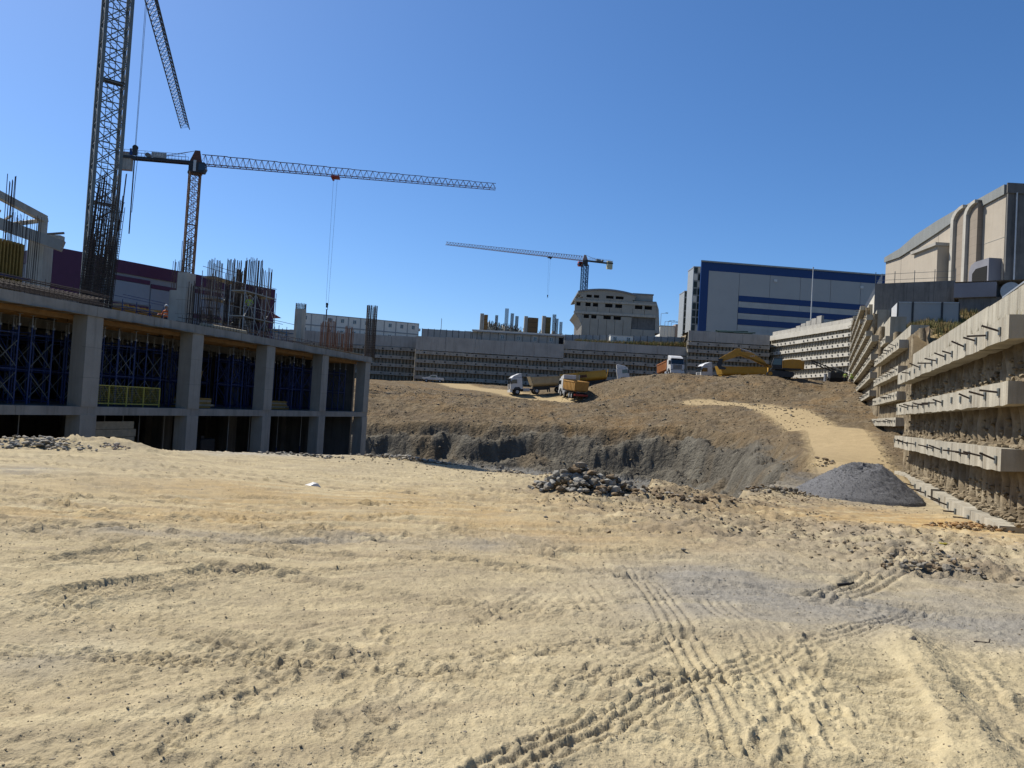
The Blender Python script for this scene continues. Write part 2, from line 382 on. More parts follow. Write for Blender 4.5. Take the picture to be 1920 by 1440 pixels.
def ground_fn(x, y):
    z = tps(x, y); r = np.hypot(x, y)
    fore = sstep(40, 27, y + 0*x)
    z = z*(1-fore) + z_fore(x, y)*fore
    d = pit_dist(x, y); farm = sstep(40, 60, y)
    dn = d + (fbm(x, y, .07, 3, 3)*1.7 + ridged(x, y, .3, 5, 9)*.42)*farm + fbm(x, y, .5, 4, 3)*1.0*(1-farm)
    # mounds, spoil and loose ground far off
    far_m = sstep(30, 60, y)
    road = np.minimum(polyline_param(x, y, ROAD1)[0], polyline_param(x, y, ROAD2)[0]*.75)
    offroad = sstep(2.0, 3.8, road)
    spoil = fbm(x, y, .08, 4, 21)*1.1 + ridged(x, y, .45, 4, 31)*.42
    near_wall = sstep(-14, -2, d)
    z = z + far_m*offroad*spoil*(.35 + .5*sstep(60, 110, y) - .55*sstep(124, 132, y))
    k = .82 + .4*fbm(x, y, .1, 2, 5)
    k = k + 2.4*sstep(52, 38, y); carve = np.clip(dn, 0, None)*k
    ledge = .7*np.sin(carve*2.3 + 3*fbm(x, y, .12, 3, 14))*np.clip(carve, 0, 1)
    zc = z - carve - ledge*farm
    rough = ridged(x, y, .3, 5, 41, .66)*.5 + ridged(x, y, 1.1, 4, 51)*.3 + fbm(x, y, 2.6, 3, 53)*.16
    zc = zc + rough*sstep(0, 1.2, carve)*farm
    floor = PIT_Z + .18*fbm(x, y, .12, 3, 61) + .05*fbm(x, y, .7, 3, 62) + .35*sstep(22, 0, np.abs(y-84))*sstep(30, 10, np.abs(x-20))*0
    t = sstep(-.4, .5, zc - floor); z2 = np.where(zc > floor, zc, floor)
    inpit = sstep(.2, 1.2, carve)
    z = np.where(dn > 0, z2, z)
    # foreground relief
    nf = sstep(34, 22, y) * (1 - sstep(0, .8, dn))
    rg = np.zeros_like(x)
    for q in [(1330,985,190,34,1.0),(1690,1010,260,40,1.0),(1750,1060,150,32,1.3),(1080,905,150,25,1.0),(1560,945,180,20,.8),(1180,950,160,26,.9),(780,860,160,12,1.0),(100,842,130,9,1.2),(250,846,60,7,.8),(1340,945,150,14,1.2),(1450,940,120,14,1.2)]:
        rg = np.maximum(rg, ellipse_px(x, y, *q[:4])*q[4])
    rg = np.clip(rg*1.3, 0, 1.4)
    z = z + nf*(fbm(x, y, .16, 3, 71)*.16 + fbm(x, y, .7, 4, 72)*.035 + ridged(x, y, 3.1, 5, 73)*.015 + fbm(x, y, 11, 4, 74)*.010)
    sx, sy = x*.95+y*.31, -x*.31+y*.95; msk = sstep(-.2, .3, fbm(x, y, .22, 3, 131))
    z = z + nf*msk*(fbm(sx*.45, sy*4.5, 1.0, 4, 133)*.020 + ridged(sx*.8, sy*9, 1.0, 4, 135)*.010)
    z = z + nf*sstep(-.1, .3, fbm(x, y, .5, 3, 137))*np.clip(perlin(x*13, y*13, 139)-.22, 0, .3)*.07 + nf*np.clip(perlin(x*27, y*27, 141)-.3, 0, .3)*.05
    z = z + nf*rg*(ridged(x, y, .55, 4, 81)*.17 + ridged(x, y, 1.7, 4, 82)*.10 + fbm(x, y, 5, 3, 83)*.035)
    # ground rises a little against the near rim (spoil heaps at the edge)
    edge = ellipse_px(x, y, 95, 838, 90, 8)*.34 + ellipse_px(x, y, 215, 842, 40, 6)*.22 + ellipse_px(x, y, 770, 858, 90, 10)*.3 + ellipse_px(x, y, 1085, 915, 50, 22)*.42 + ellipse_px(x, y, 1240, 938, 90, 10)*.3 + ellipse_px(x, y, 1420, 925, 70, 14)*.35
    z = z + edge*nf
    # the ridge squeezed up between the two wheel marks at lower right
    berm = polyline_param(x, y, fore_line([(1690,1195),(1740,1260),(1800,1350),(1850,1440)]))[0]
    z = z + nf*.075*np.exp(-(berm/.17)**2)*sstep(11, 8, y)
    trk = np.zeros_like(x)
    for pts, wd, kind, dp in TRACKS:
        pa = np.array(pts); lo = pa.min(0)-wd; hi = pa.max(0)+wd
        m = (x > lo[0]) & (x < hi[0]) & (y > lo[1]) & (y < hi[1])
        if not m.any(): continue
        xs, ys = x[m], y[m]; dd, s, o, L = polyline_param(xs, ys, pts)
        wob = fbm(xs, ys, 2.2, 3, 91)*.018; o = o + wob; a = np.abs(o)/(wd/2)
        ends = sstep(0, .35, s)*sstep(L, L-.35, s)*(.45+.55*sstep(-.25, .2, fbm(xs, ys, .9, 3, 95)))
        pad = sstep(1.05, .85, a); lip = np.exp(-((a-1.15)/.16)**2)
        if kind == 'rut': h = -pad*.7 + lip*.8 + .35*np.tanh(3*np.sin(o*2*np.pi/.10))*pad + .12*pad*np.tanh(3*np.sin(s*2*np.pi/.16))
        elif kind[:3] == 'rib':
            n = int(kind[3]); h = pad*(-.5 + .6*np.tanh(3.2*np.cos(o/wd*2*np.pi*n))) + lip*.5; h = h + pad*.22*np.tanh(3*np.sin(s*2*np.pi/.11+np.sign(o)*1.5))
            if n == 3: h = h - pad*.5*sstep(.5, .9, np.sin(s*2*np.pi/.07))*sstep(.25, .1, a)
        elif kind == 'cleat':
            h = pad*(.75*np.tanh(1.8*np.sin(s*2*np.pi/.155 + .9*fbm(xs, ys, 1.5, 2, 97)*3)) - .3) + lip*.6
        else:
            ph = s*2*np.pi/.17 + np.sign(o)*np.pi*.5
            h = pad*(-.5 + .8*sstep(.1, .7, np.sin(ph))*sstep(.15, .4, a)) + lip*.7
        q = np.zeros_like(x); z[m] += h*dp*.62*ends*nf[m]; trk[m] = np.maximum(trk[m], pad*ends)
    for fx, fy, fa in FEET:
        m = (np.abs(x-fx) < .3) & (np.abs(y-fy) < .3)
        if m.any():
            dx, dy = x[m]-fx, y[m]-fy; u = (dx*math.cos(fa)+dy*math.sin(fa))/.15; v = (-dx*math.sin(fa)+dy*math.cos(fa))/.055; e = u*u+v*v
            z[m] += (-.016*np.exp(-e**2)*(1+.35*np.sign(np.sin(u*14))) + .009*np.exp(-((e-1.9)/.6)**2))*nf[m]
    return z, dn, carve, road, rg, trk

# ------------------------------------------------------------------ the ground sheet, dense near the camera
def seq(*segs):
    out = []
    for a, b, q in segs:
        n = max(2, int(math.log(b/a)/q)); out += list(a*np.exp(np.linspace(0, math.log(b/a), n, endpoint=False)))
    out.append(segs[-1][1]); return np.array(out)
rr = seq((1.0,3.0,.025),(3.0,9,.0042),(9,32,.0052),(32,72,.010),(72,128,.0028),(128,240,.010))
th = np.r_[np.linspace(-80,-40,45,endpoint=False), np.linspace(-40,40,800,endpoint=False), np.linspace(40,80,45)]
TH, RR = np.meshgrid(np.radians(th), rr)
GX = RR*np.sin(TH); GY = RR*np.cos(TH)
GZ, GD, GC, GROAD, GRG, GTRK = ground_fn(GX, GY)
def ground_z(x, y):
    return float(ground_fn(np.array([[float(x)]]), np.array([[float(y)]]))[0][0, 0])
def gz_many(x, y): return ground_fn(np.asarray(x, float)[None, :], np.asarray(y, float)[None, :])[0][0]

# dirt colours (the soil itself: pale dust, orange subsoil, grey crushed rock)
def colour():
    x, y = GX, GY
    c = np.zeros(x.shape+(3,))
    def put(m, col): c[...] = c*(1-m[..., None]) + np.array(col)*m[..., None]
    c[...] = (.46,.38,.232)
    n1 = fbm(x, y, .35, 4, 101); n2 = fbm(x, y, 1.1, 4, 103); n3 = fbm(x, y, .12, 3, 105)
    put(sstep(-.15, .45, n1)*.45, (.37,.315,.215)); put(sstep(.1, .5, n2)*.35, (.53,.445,.275))
    def blob(q, col, a): put(np.clip(ellipse_px(x, y, *q)*1.25*(.75+.9*n1+.5*n2), 0, 1)*a, col)
    for q in [(620,935,420,34),(1000,985,330,34),(300,960,380,22)]: blob(q, (.44,.315,.15), .75)
    for q in [(1230,1010,230,26)]: blob(q, (.41,.285,.135), .6)
    for q in [(1560,965,200,16),(1700,985,150,20)]: blob(q, (.55,.36,.14), .85)
    for q in [(1560,1130,330,46),(1850,1170,200,30),(1400,1090,180,40),(500,1000,330,14),(880,1015,150,16),(120,1220,130,50),(60,888,100,10)]: blob(q, (.285,.265,.225), .85)
    for q in [(1800,1080,180,36),(1600,1020,240,30)]: blob(q, (.34,.31,.255), .6)
    for q in [(1650,1340,330,110),(1850,1260,200,60),(1400,1400,260,70)]: blob(q, (.56,.47,.285), .8)
    for q in [(1330,985,150,25),(1750,1065,110,25),(1290,945,110,14),(1130,935,80,14),(1430,950,130,16),(1350,938,110,12)]: blob(q, (.23,.175,.11), .75)
    for q in [(540,851,130,6)]: blob(q, (.36,.36,.35), .8)
    put(np.clip(GTRK, 0, 1)*.32*(y < 28), (.33,.275,.18))
    sx, sy = x*.95+y*.31, -x*.31+y*.95
    put(sstep(.05, .45, fbm(sx*.3, sy*2.6, 1.0, 4, 143))*.55, (.33,.27,.175)); put(sstep(.1, .5, fbm(sx*.25, sy*2.2, 1.0, 4, 145))*.5, (.57,.485,.305))
    put(sstep(.12, .4, fbm(x, y, 2.6, 4, 147))*.3, (.34,.285,.19))
    for q in [(1560,1130,330,46),(1850,1170,200,30),(1400,1090,180,40)]: blob(q, (.285,.265,.225), .7)
    for q in [(1650,1340,300,100),(1850,1270,180,50)]: blob(q, (.57,.48,.29), .5)
    put(np.clip(GRG, 0, 1)*sstep(0, .35, n2)*.5*(y < 34), (.25,.21,.15))
    # far ground
    fm = sstep(29, 40, y)
    put(fm*.97, (.215,.16,.095))
    put(fm*sstep(-.1, .5, n3)*.8, (.26,.175,.088)); put(fm*sstep(.0, .5, fbm(x, y, .2, 4, 111))*.55, (.165,.128,.088))
    put(fm*sstep(.12, .4, fbm(x, y, .9, 4, 113))*.5, (.33,.265,.17))
    rk = sstep(.1, 1.6, GC + 1.2*fbm(x, y, .3, 3, 115))*fm
    put(rk*.95, (.155,.142,.115)); put(rk*sstep(.0, .4, fbm(x, y, .5, 4, 117))*.7, (.24,.22,.175)); put(rk*sstep(.15, .4, fbm(x, y, .16, 3, 119))*.55, (.21,.155,.09))
    fl = (GZ < PIT_Z+.35)*1.0*fm; put(fl*.8, (.27,.265,.245))
    put(fm*sstep(3.0, 2.0, GROAD+.5*n2)*.95, (.50,.385,.215))
    gp = P(1480, 905, 34); put(np.exp(-(((x-gp.x)/4.5)**2+((y-gp.y)/5.0)**2)*.9)*.85*(.7+.8*n1.clip(-.4,.4)), (.21,.205,.195))
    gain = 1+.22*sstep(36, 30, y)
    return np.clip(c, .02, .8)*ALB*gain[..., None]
GCOL = colour()
def sheet(name, X, Y, Z, colr, mask, m, **kw):
    nr, nc = X.shape; idx = np.arange(nr*nc).reshape(nr, nc)
    q = np.stack([idx[:-1,:-1], idx[:-1,1:], idx[1:,1:], idx[1:,:-1]], -1).reshape(-1, 4)[mask.ravel()]
    used, inv = np.unique(q, return_inverse=True); inv = inv.reshape(-1, 4)[:, ::-1]
    me = bpy.data.meshes.new(name); nv, nq = len(used), len(inv)
    me.vertices.add(nv); me.vertices.foreach_set('co', np.stack([X, Y, Z], -1).reshape(-1, 3)[used].ravel().astype(np.float32))
    me.loops.add(nq*4); me.loops.foreach_set('vertex_index', inv.ravel().astype(np.int32))
    me.polygons.add(nq); me.polygons.foreach_set('loop_start', np.arange(0, nq*4, 4, dtype=np.int32)); me.polygons.foreach_set('loop_total', np.full(nq, 4, dtype=np.int32))
    me.update(calc_edges=True); me.polygons.foreach_set('use_smooth', np.ones(nq, bool))
    at = me.color_attributes.new('Col', 'FLOAT_COLOR', 'POINT')
    at.data.foreach_set('color', np.c_[colr.reshape(-1, 3)[used], np.ones(nv)].ravel().astype(np.float32))
    me.materials.append(m)
    if m is dirt:
        me.materials.append(dirt_far); yc = np.stack([X, Y], -1).reshape(-1, 2)[used][inv[:, 0], 1]; me.polygons.foreach_set('material_index', (yc > 33).astype(np.int32))
    o = bpy.data.objects.new(name, me); COL.objects.link(o)
    for k, v in kw.items(): o[k] = v
    return o
dirt = mat('dirt', (1,1,1), .97, .14, 3.0, .9, 30, attr=True, spec=.12)
dirt_far = mat('rough_dirt', (1,1,1), .97, .22, 1.2, 1.0, 2.6, attr=True, spec=.1)
[n for n in dirt_far.node_tree.nodes if n.type == 'BUMP'][0].inputs['Distance'].default_value = .42
_t = dirt.node_tree; _b = [n for n in _t.nodes if n.type == 'BUMP'][0]; _b.inputs['Distance'].default_value = .026
cm = lambda a: (a[:-1,:-1]+a[1:,1:]+a[:-1,1:]+a[1:,:-1])/4
rmask = (cm(GROAD) < 2.1) & (cm(GY) > 31) & (cm(GC) < .05)
# terrain hidden behind the shoring walls is not needed
keep = ~((cm(GX) > 10.5 + .41*cm(GY)) & (cm(GY) > 14)) & ~((cm(GY) > 196))
sheet('ground', GX, GY, GZ, GCOL, keep & ~rmask, dirt, kind='structure')
dirt_road = mat('road_dirt', (1,1,1), .97, .12, 1.5, .6, 6, attr=True, spec=.1)
sheet('haul_road', GX, GY, GZ, GCOL, keep & rmask, dirt_road, kind='structure')
wat = mat('muddy_water', (.27,.265,.245), .12, .08, .3, .03, 3, spec=.35)
a0 = P(1120, 905, 78); mb = MB(); mb.quad((-8,48,PIT_Z-.02),(34,48,PIT_Z-.02),(34,90,PIT_Z-.02),(-8,90,PIT_Z-.02)); mb.build('water', wat, kind='structure')
# ------------------------------------------------------------------ anchored pile walls round the pit
WD = az_dir(1492, 800)                       # run of the right hand walls
wall_mat = mat('board_marked_concrete', (.50,.46,.365), .9, .2, .9, .35, 14, dirt=(.25,.20,.13), dirt_amt=.75, streak=True, board=((WD.x, WD.y, 0), .42, .13))
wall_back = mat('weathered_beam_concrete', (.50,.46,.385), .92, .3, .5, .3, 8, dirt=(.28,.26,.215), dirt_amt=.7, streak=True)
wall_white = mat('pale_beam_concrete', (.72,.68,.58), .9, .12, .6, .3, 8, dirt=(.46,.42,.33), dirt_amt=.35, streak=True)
pile_mat = mat('pile_concrete', (.27,.21,.13), .95, .3, 1.6, .8, 9, dirt=(.12,.09,.055), dirt_amt=.75, col2=(.36,.295,.195), thr=.52)
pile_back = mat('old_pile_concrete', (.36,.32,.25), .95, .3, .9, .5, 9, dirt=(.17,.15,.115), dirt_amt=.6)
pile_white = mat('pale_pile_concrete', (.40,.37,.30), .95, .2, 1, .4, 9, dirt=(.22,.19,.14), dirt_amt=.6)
soil_mat = mat('soil_face', (.16,.115,.07), .97, .35, 1.5, .9, 7, col2=(.30,.24,.15), thr=.55)
def rough_pile(seed, r, z0, z1, n=9, rings=26, amp=.06):
    m = MB(); vs_ = []; fs = []
    for j in range(rings+1):
        z = z0+(z1-z0)*j/rings
        for k in range(n):
            t = math.pi*(-.12+1.24*k/(n-1))            # front half
            w_ = float(fbm(np.array([t*1.1+seed*7.3]), np.array([z*1.3]), 1.0, 4, seed+5)[0])
            rr_ = r*(1+.05*math.sin(seed*3+z))+amp*w_*2
            vs_.append((rr_*math.cos(t), -rr_*math.sin(t), z))
    for j in range(rings):
        for k in range(n-1): fs.append((j*n+k, j*n+k+1, (j+1)*n+k+1, (j+1)*n+k))
    return m.add(vs_, fs).mesh('pile', pile_mat, True)
anchor_plate_me = MB().box(-.11,.11,-.04,.012,-.11,.11).mesh('anchor_plate', C['grey_steel'])
anchor_bar_me = MB().tube((0,-.04,0),(0,-.5,.06), .032, 6).mesh('anchor_bar', C['rebar'])
anchor_far_me = MB().box(-.16,.16,-.10,.012,-.16,.16).mesh('anchor_plate', C['dk_steel'])
class Wall:
    """frame with x along the wall, y into the earth (pit side is -y)"""
    def __init__(s, name, label, p0, p1, group='anchored pile walls round the pit'):
        s.p0 = Vector((p0[0], p0[1], 0)); d = Vector((p1[0]-p0[0], p1[1]-p0[1], 0)); s.L = d.length
        s.rz = math.atan2(d.y, d.x)
        s.o = thing(name, label, 'retaining wall', s.p0, s.rz, group)
        s.mir = 1
    def w(s, x, y, z): return s.p0 + Matrix.Rotation(s.rz, 3, 'Z') @ Vector((x, y, z))
    def beam(s, z, s0, s1, h=.62, dep=.62, m=None, seg=4.0, anchors=1.8, near=True, jit=.012, side=1, name='beam', cut=.0):
        n = max(1, round((s1-s0)/seg)); L = (s1-s0)/n; first = None
        for k in range(n):
            a = s0+k*L+(.004 if k else 0); b = s0+(k+1)*L-.004; jz = random.uniform(-jit, jit); jy = random.uniform(-jit, jit)
            mb = MB(); ns = max(1, int((b-a)/.5)); pr = []
            for j in range(ns+1):
                x = a+(b-a)*j/ns; lo = z-h+jz+random.uniform(-.03, .02); y0, y1 = (jy, dep) if side > 0 else (-jy, -dep)
                pr.append([(x,y0,lo),(x,y1,lo+.05),(x,y1,z+jz),(x,y0,z+jz-random.uniform(0,.015))])
            vs_ = [p for q in pr for p in q]; fs = [(3,2,1,0), tuple(len(vs_)-4+i for i in range(4))]
            for j in range(ns):
                for i in range(4): fs.append((j*4+i, j*4+(i+1) % 4, j*4+4+(i+1) % 4, j*4+4+i))
            mb.add(vs_, fs); bo = mb.build(name, m or wall_mat, s.o)
            if anchors:
                t = math.ceil((a+.2)/anchors)*anchors
                while t < b-.15:
                    q = inst('anchor_plate', anchor_plate_me if near else anchor_far_me, bo, (min(b-.2, max(a+.2, t+random.uniform(-.3,.3))), jy-.002 if side > 0 else -jy+.002, z-h*.5+random.uniform(-.04,.04)), 0 if side > 0 else math.pi)
                    if near and random.random() < .78:
                        ab = inst('anchor_bar', anchor_bar_me, bo, q.location, q.rotation_euler.z + random.uniform(-.1,.1)); ab.rotation_euler.x = random.uniform(-.3,.2); ab.scale = (1, random.uniform(.7,1.15), 1)
                    t += anchors
        return s
    def piles_each(s, s0, s1, pitch, z0, z1, r=.40, off=.98, side=1):
        me = [rough_pile(k, r, z0, z1) for k in range(5)]; n = int((s1-s0)/pitch)
        for k in range(n+1):
            o = inst('pile', random.choice(me), s.o, (s0+k*pitch+random.uniform(-.05,.05), off+random.uniform(-.05,.05), 0), 0 if side > 0 else math.pi)
            o.scale = (random.uniform(.92,1.08),)*2+(1,)
    def piles_row(s, s0, s1, pitch, z0, z1, r=.34, off=.95, m=None, n=6, side=1):
        mb = MB(); k = int((s1-s0)/pitch)
        for j in range(k+1):
            x = s0+j*pitch+random.uniform(-.04,.04); zt = z1(x) if callable(z1) else z1
            mb.tube((x, off*side, z0), (x, off*side, zt), r*random.uniform(.93,1.06), n, caps=False)
        return mb.build('pile_row', m or pile_back, s.o, True, kind='stuff')
    def soil(s, s0, s1, z0, z1, off=1.02, m=None, amp=.16, step=.4, side=1, name='soil_face'):
        nx = max(2, int((s1-s0)/step)); nz = max(2, int(((z1(s0) if callable(z1) else z1)-z0)/step))
        xs = np.linspace(s0, s1, nx+1); vs_ = []
        for i, x in enumerate(xs):
            zt = z1(x) if callable(z1) else z1
            for j in range(nz+1):
                z = z0+(zt-z0)*j/nz; q = float(fbm(np.array([x*.9]), np.array([z*1.1]), 1.0, 3, 17)[0]); vs_.append((x, side*(off-amp*abs(q)*1.8), z))
        fs = [(i*(nz+1)+j, (i+1)*(nz+1)+j, (i+1)*(nz+1)+j+1, i*(nz+1)+j+1) for i in range(nx) for j in range(nz)]
        return MB().add(vs_, fs).build(name, m or soil_mat, s.o, True)
def right(n): return Vector((n.y, -n.x, 0))
# --- near right wall (beam face runs through these two picture points)
pa = Vector((*XY(1886, 21.0, 760), 0)); pb = Vector((*XY(1681, 45.4, 770), 0))
# local x must run so that +y points into the earth: start at the far end and come towards the camera
A = Wall('anchored_pile_wall', 'near right pile wall with three heavy anchored concrete beams above the gravel heap', pb, pa)
zA = [5.0, 3.18, 1.32]
LA = A.L
for k, z in enumerate(zA): A.beam(z, -.2*k if k else 0, LA + (.0, .2, -.3)[k], h=.66, dep=.68)
A.beam(-.72, .3, LA*.53, h=.55, dep=.62); A.beam(-.78, LA*.55, LA-.2, h=.55, dep=.62)
A.piles_each(-2.4, LA+9.5, .93, -2.2, 5.05, off=1.12)
A.soil(-2.6, LA+10, -2.2, 5.2, off=1.3, amp=.2)
# ledge soil and board-formed parapet on top
par_mat = wall_mat
for k in range(9):
    a = -2.2+k*4.1; MB().box(a+.01, a+4.09, 1.0, 1.35, 4.5, 6.35+.02*math.sin(k*2.1)).build('parapet', par_mat, A.o)
def lumps(name, par, pts, m, r0, r1, seed=1, n=None, kind='stuff'):
    rd = random.Random(seed); mb = MB()
    for (x, y, z) in pts:
        r = rd.uniform(r0, r1); add_rock(mb, (x, y, z), r, rd)
    return mb.build(name, m, par, False, kind=kind)
_ico = [(0,0,1),(.89,0,.45),(.28,.85,.45),(-.72,.53,.45),(-.72,-.53,.45),(.28,-.85,.45),(.72,.53,-.45),(-.28,.85,-.45),(-.89,0,-.45),(-.28,-.85,-.45),(.72,-.53,-.45),(0,0,-1)]
_icf = [(0,1,2),(0,2,3),(0,3,4),(0,4,5),(0,5,1),(1,6,2),(2,7,3),(3,8,4),(4,9,5),(5,10,1),(2,6,7),(3,7,8),(4,8,9),(5,9,10),(1,10,6),(6,11,7),(7,11,8),(8,11,9),(9,11,10),(10,11,6)]
def add_rock(mb, c, r, rd, flat=.7):
    sx, sy, sz = r*rd.uniform(.7,1.3), r*rd.uniform(.7,1.3), r*flat*rd.uniform(.6,1.2); t = rd.uniform(0, 6.28); ct, st = math.cos(t), math.sin(t)
    vs_ = []
    for v in _ico:
        q = rd.uniform(.72, 1.2); x, y, z = v[0]*sx*q, v[1]*sy*q, v[2]*sz*q; vs_.append((c[0]+x*ct-y*st, c[1]+x*st+y*ct, c[2]+z))
    mb.add(vs_, _icf)
rd = random.Random(5)
lumps('ledge_soil', A.o, [(rd.uniform(0, LA), rd.uniform(.55,1.0), 5.0+rd.uniform(-.03,.08)) for _ in range(260)], soil_mat, .05, .16, 3)
for zz in (3.18, 1.32, -.72):
    lumps('ledge_soil', A.o, [(rd.uniform(0, LA+4), rd.uniform(.35,.95), zz+rd.uniform(-.02,.06)) for _ in range(420)], pile_mat, .05, .17, int(zz*7)+31)
# crusts of soil stuck to the piles
lumps('soil_crust', A.o, [(rd.uniform(-2, LA+8), rd.uniform(.68,.9), z+rd.uniform(0,1)**2*.9) for z in (-2.0,-.75,1.3,3.15) for _ in range(900)], pile_mat, .03, .11, 9)
# --- second right wall, set back behind the first
pc = Vector((*XY(1682, 57, 730), 0)); pd = Vector((*XY(1637, 75.5, 745), 0))
B = Wall('anchored_pile_wall', 'second right pile wall with closely bolted beams behind the near wall end', pd, pc)
for z in (8.4, 6.45, 4.55, 2.6): B.beam(z, -.3, B.L, h=.66, dep=.68, seg=5, anchors=1.6)
B.piles_row(-1, B.L+6, .9, -1, 8.6, m=pile_mat, n=8); B.soil(-1, B.L+7, -1, 8.6, off=1.05)
for k in range(4): MB().box(-.5+k*B.L/4, -.5+(k+1)*B.L/4-.01+(.5 if k == 3 else 0), .75, 1.95, 7.4, 9.5).build('parapet', wall_mat, B.o)
# --- third, upper tier
pe = Vector((*XY(1660, 74, 640), 0)); pf = Vector((*XY(1632, 91, 665), 0))
D3 = Wall('anchored_pile_wall', 'short upper pile wall stepping up above the second right wall', pf, pe)
for z in (10.7, 8.7): D3.beam(z, -.3, D3.L, h=.66, dep=.68, seg=6, anchors=1.6)
D3.piles_row(-1, D3.L+2, .9, 4, 10.9, m=pile_mat, n=8); D3.soil(-1, D3.L+2, 4, 10.9, off=1.05)
MB().box(-.5, D3.L*.5, .35, 1.7, 9.8, 12.45).build('parapet', wall_mat, D3.o); MB().box(D3.L*.5+.01, D3.L+.05, .35, 1.75, 9.8, 12.55).build('parapet', wall_mat, D3.o)
# --- long right wall running to the far corner, its top climbing in steps
pg = Vector((*XY(1632, 80, 690), 0)); ph = Vector((*XY(1592, 151, 665), 0))
E = Wall('anchored_pile_wall', 'long right pile wall climbing in steps towards the far corner', ph, pg)
LE = E.L; yy = lambda Y: LE*(1-(Y-80)/71.0)          # local x at a given distance
def etop(x):
    Y = 80+71*(1-x/LE); return 12.2 if Y < 92 else 15.4 if Y < 110 else 18.9 if Y < 135 else 21.6
for z, Y0 in ((21.3,135),(19.2,110),(17.25,110),(15.3,92),(13.35,92),(11.4,80),(9.46,80),(7.55,80),(5.65,80)):
    E.beam(z, 0, yy(Y0), h=.66, dep=.7, seg=9, anchors=1.7)
E.piles_row(0, LE+1, .92, 1, etop, m=pile_mat, n=8); E.soil(0, LE+1, 1, etop, off=1.05, step=.7)
for Y0, Y1, zt in ((80.5,91.5,12.9),(92,109.5,15.9),(110,134,19.4),(135,150,21.9)):
    MB().box(yy(Y1), yy(Y0), 1.1, 2.5, zt-2.6, zt).build('parapet', wall_mat, E.o)
# upper lit retaining wall sloping up from the terrace to the far corner
mb = MB(); mb.prism([(yy(96), 17.2), (yy(96), 19.7), (yy(149), 22.6), (yy(149), 20)], 'y', 1.6, 2.0); up_par = mb.build('upper_parapet', wall_white, E.o)
fp = MB()
for k in range(30):
    x = yy(97+k*1.7); z = 19.75+(k*1.7/53)*2.9; fp.tube((x,1.8,z-.1),(x,1.8,z+1.5),.035,5)
fp.build('fence_post_row', C['galv'], E.o, kind='stuff')
# --- white lit wall across the far corner
pw0 = Vector((*XY(1441, 183, 680), 0)); pw1 = Vector((*XY(1594, 150.5, 660), 0))
W = Wall('anchored_pile_wall', 'sunlit pale pile wall with six bolted beam rows at the far corner', pw0, pw1)
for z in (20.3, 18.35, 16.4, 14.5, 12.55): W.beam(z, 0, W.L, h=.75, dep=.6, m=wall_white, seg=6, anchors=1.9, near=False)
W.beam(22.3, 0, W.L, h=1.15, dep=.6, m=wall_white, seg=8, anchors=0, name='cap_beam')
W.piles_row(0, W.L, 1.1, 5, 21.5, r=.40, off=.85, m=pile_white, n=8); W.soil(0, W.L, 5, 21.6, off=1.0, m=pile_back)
for k in range(8):
    a = W.L*k/8; MB().box(a+.02, a+W.L/8-.02, .7, .95, 22.2, 23.3).build('parapet_panel', C['conc_lt'], W.o)
# --- back wall in shade, in three stretches of different height
def back_wall(px0, px1, Y, rows, top, label, bands, zb):
    a = Vector((*XY(px0, Y, 670), 0)); b = Vector((*XY(px1, Y, 680), 0)); wl = Wall('anchored_pile_wall', label, a, b)
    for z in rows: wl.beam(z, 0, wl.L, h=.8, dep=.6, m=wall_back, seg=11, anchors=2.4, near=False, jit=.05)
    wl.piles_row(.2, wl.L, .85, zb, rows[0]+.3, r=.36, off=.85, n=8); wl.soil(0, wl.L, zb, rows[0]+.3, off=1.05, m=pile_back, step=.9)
    n = int(wl.L/6)
    for z0, z1, y0 in bands:
        for k in range(n): MB().box(wl.L*k/n+.02, wl.L*(k+1)/n-.02, y0, y0+.5, z0, z1+.06*math.sin(k*2.7+px0)).build('capping_panel', wall_cap, wl.o)
    return wl
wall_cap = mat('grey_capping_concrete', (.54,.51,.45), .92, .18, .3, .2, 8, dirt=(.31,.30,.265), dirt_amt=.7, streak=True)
S0 = back_wall(250, 779, 186, (14.6,12.6,10.6,8.6), 0, 'left stretch of the shaded back wall behind the rusty rebar cages', [(14.7,17.4,.3)], 4)
S1 = back_wall(778, 1056, 180, (13.7,11.75,9.85,7.95), 0, 'long shaded back pile wall with smooth capping behind the tipper trucks', [(13.9,17.2,.1)], 4)
S2 = back_wall(1056, 1291, 180.5, (16.0,14.0,12.1,10.1), 0, 'middle stretch of the shaded back wall under the dry grass strip', [(16.2,18.2,.2)], 5)
S3 = back_wall(1289, 1442, 179.5, (19.5,17.8,16.15,14.5,12.8), 0, 'tallest shaded back wall stretch beside the sunlit corner', [(19.7,22.1,.15)], 6)
# ------------------------------------------------------------------ land above the walls
def grid_sheet(name, xs, ys, fz, m):
    X, Y = np.meshgrid(xs, ys); Z = fz(X, Y); return sheet(name, X, Y, Z, np.zeros(X.shape+(3,)), np.ones((len(ys)-1, len(xs)-1), bool), m, kind='structure')
up_mat = mat('upper_soil', (.26,.20,.12), .97, .3, .6, .4, 6, col2=(.22,.19,.08), thr=.55)
x1, x2 = XY(1056, 181)[0], XY(1290, 181)[0]
def up_z(X, Y): return np.where(X < x1, 16.7, np.where(X < x2, 17.9, 21.9)) + 0*Y + fbm(X, Y, .05, 3, 7)*.5*np.clip((Y-182)/15, 0, 1)
grid_sheet('upper_ground', np.r_[-420:-60:40, -60:66:1.5, 66:100:3, 100:900:60], np.r_[187.3:215:2, 215:300:8, 300:2600:120], up_z, up_mat)
def up2(X, Y): return up_z(X, Y)
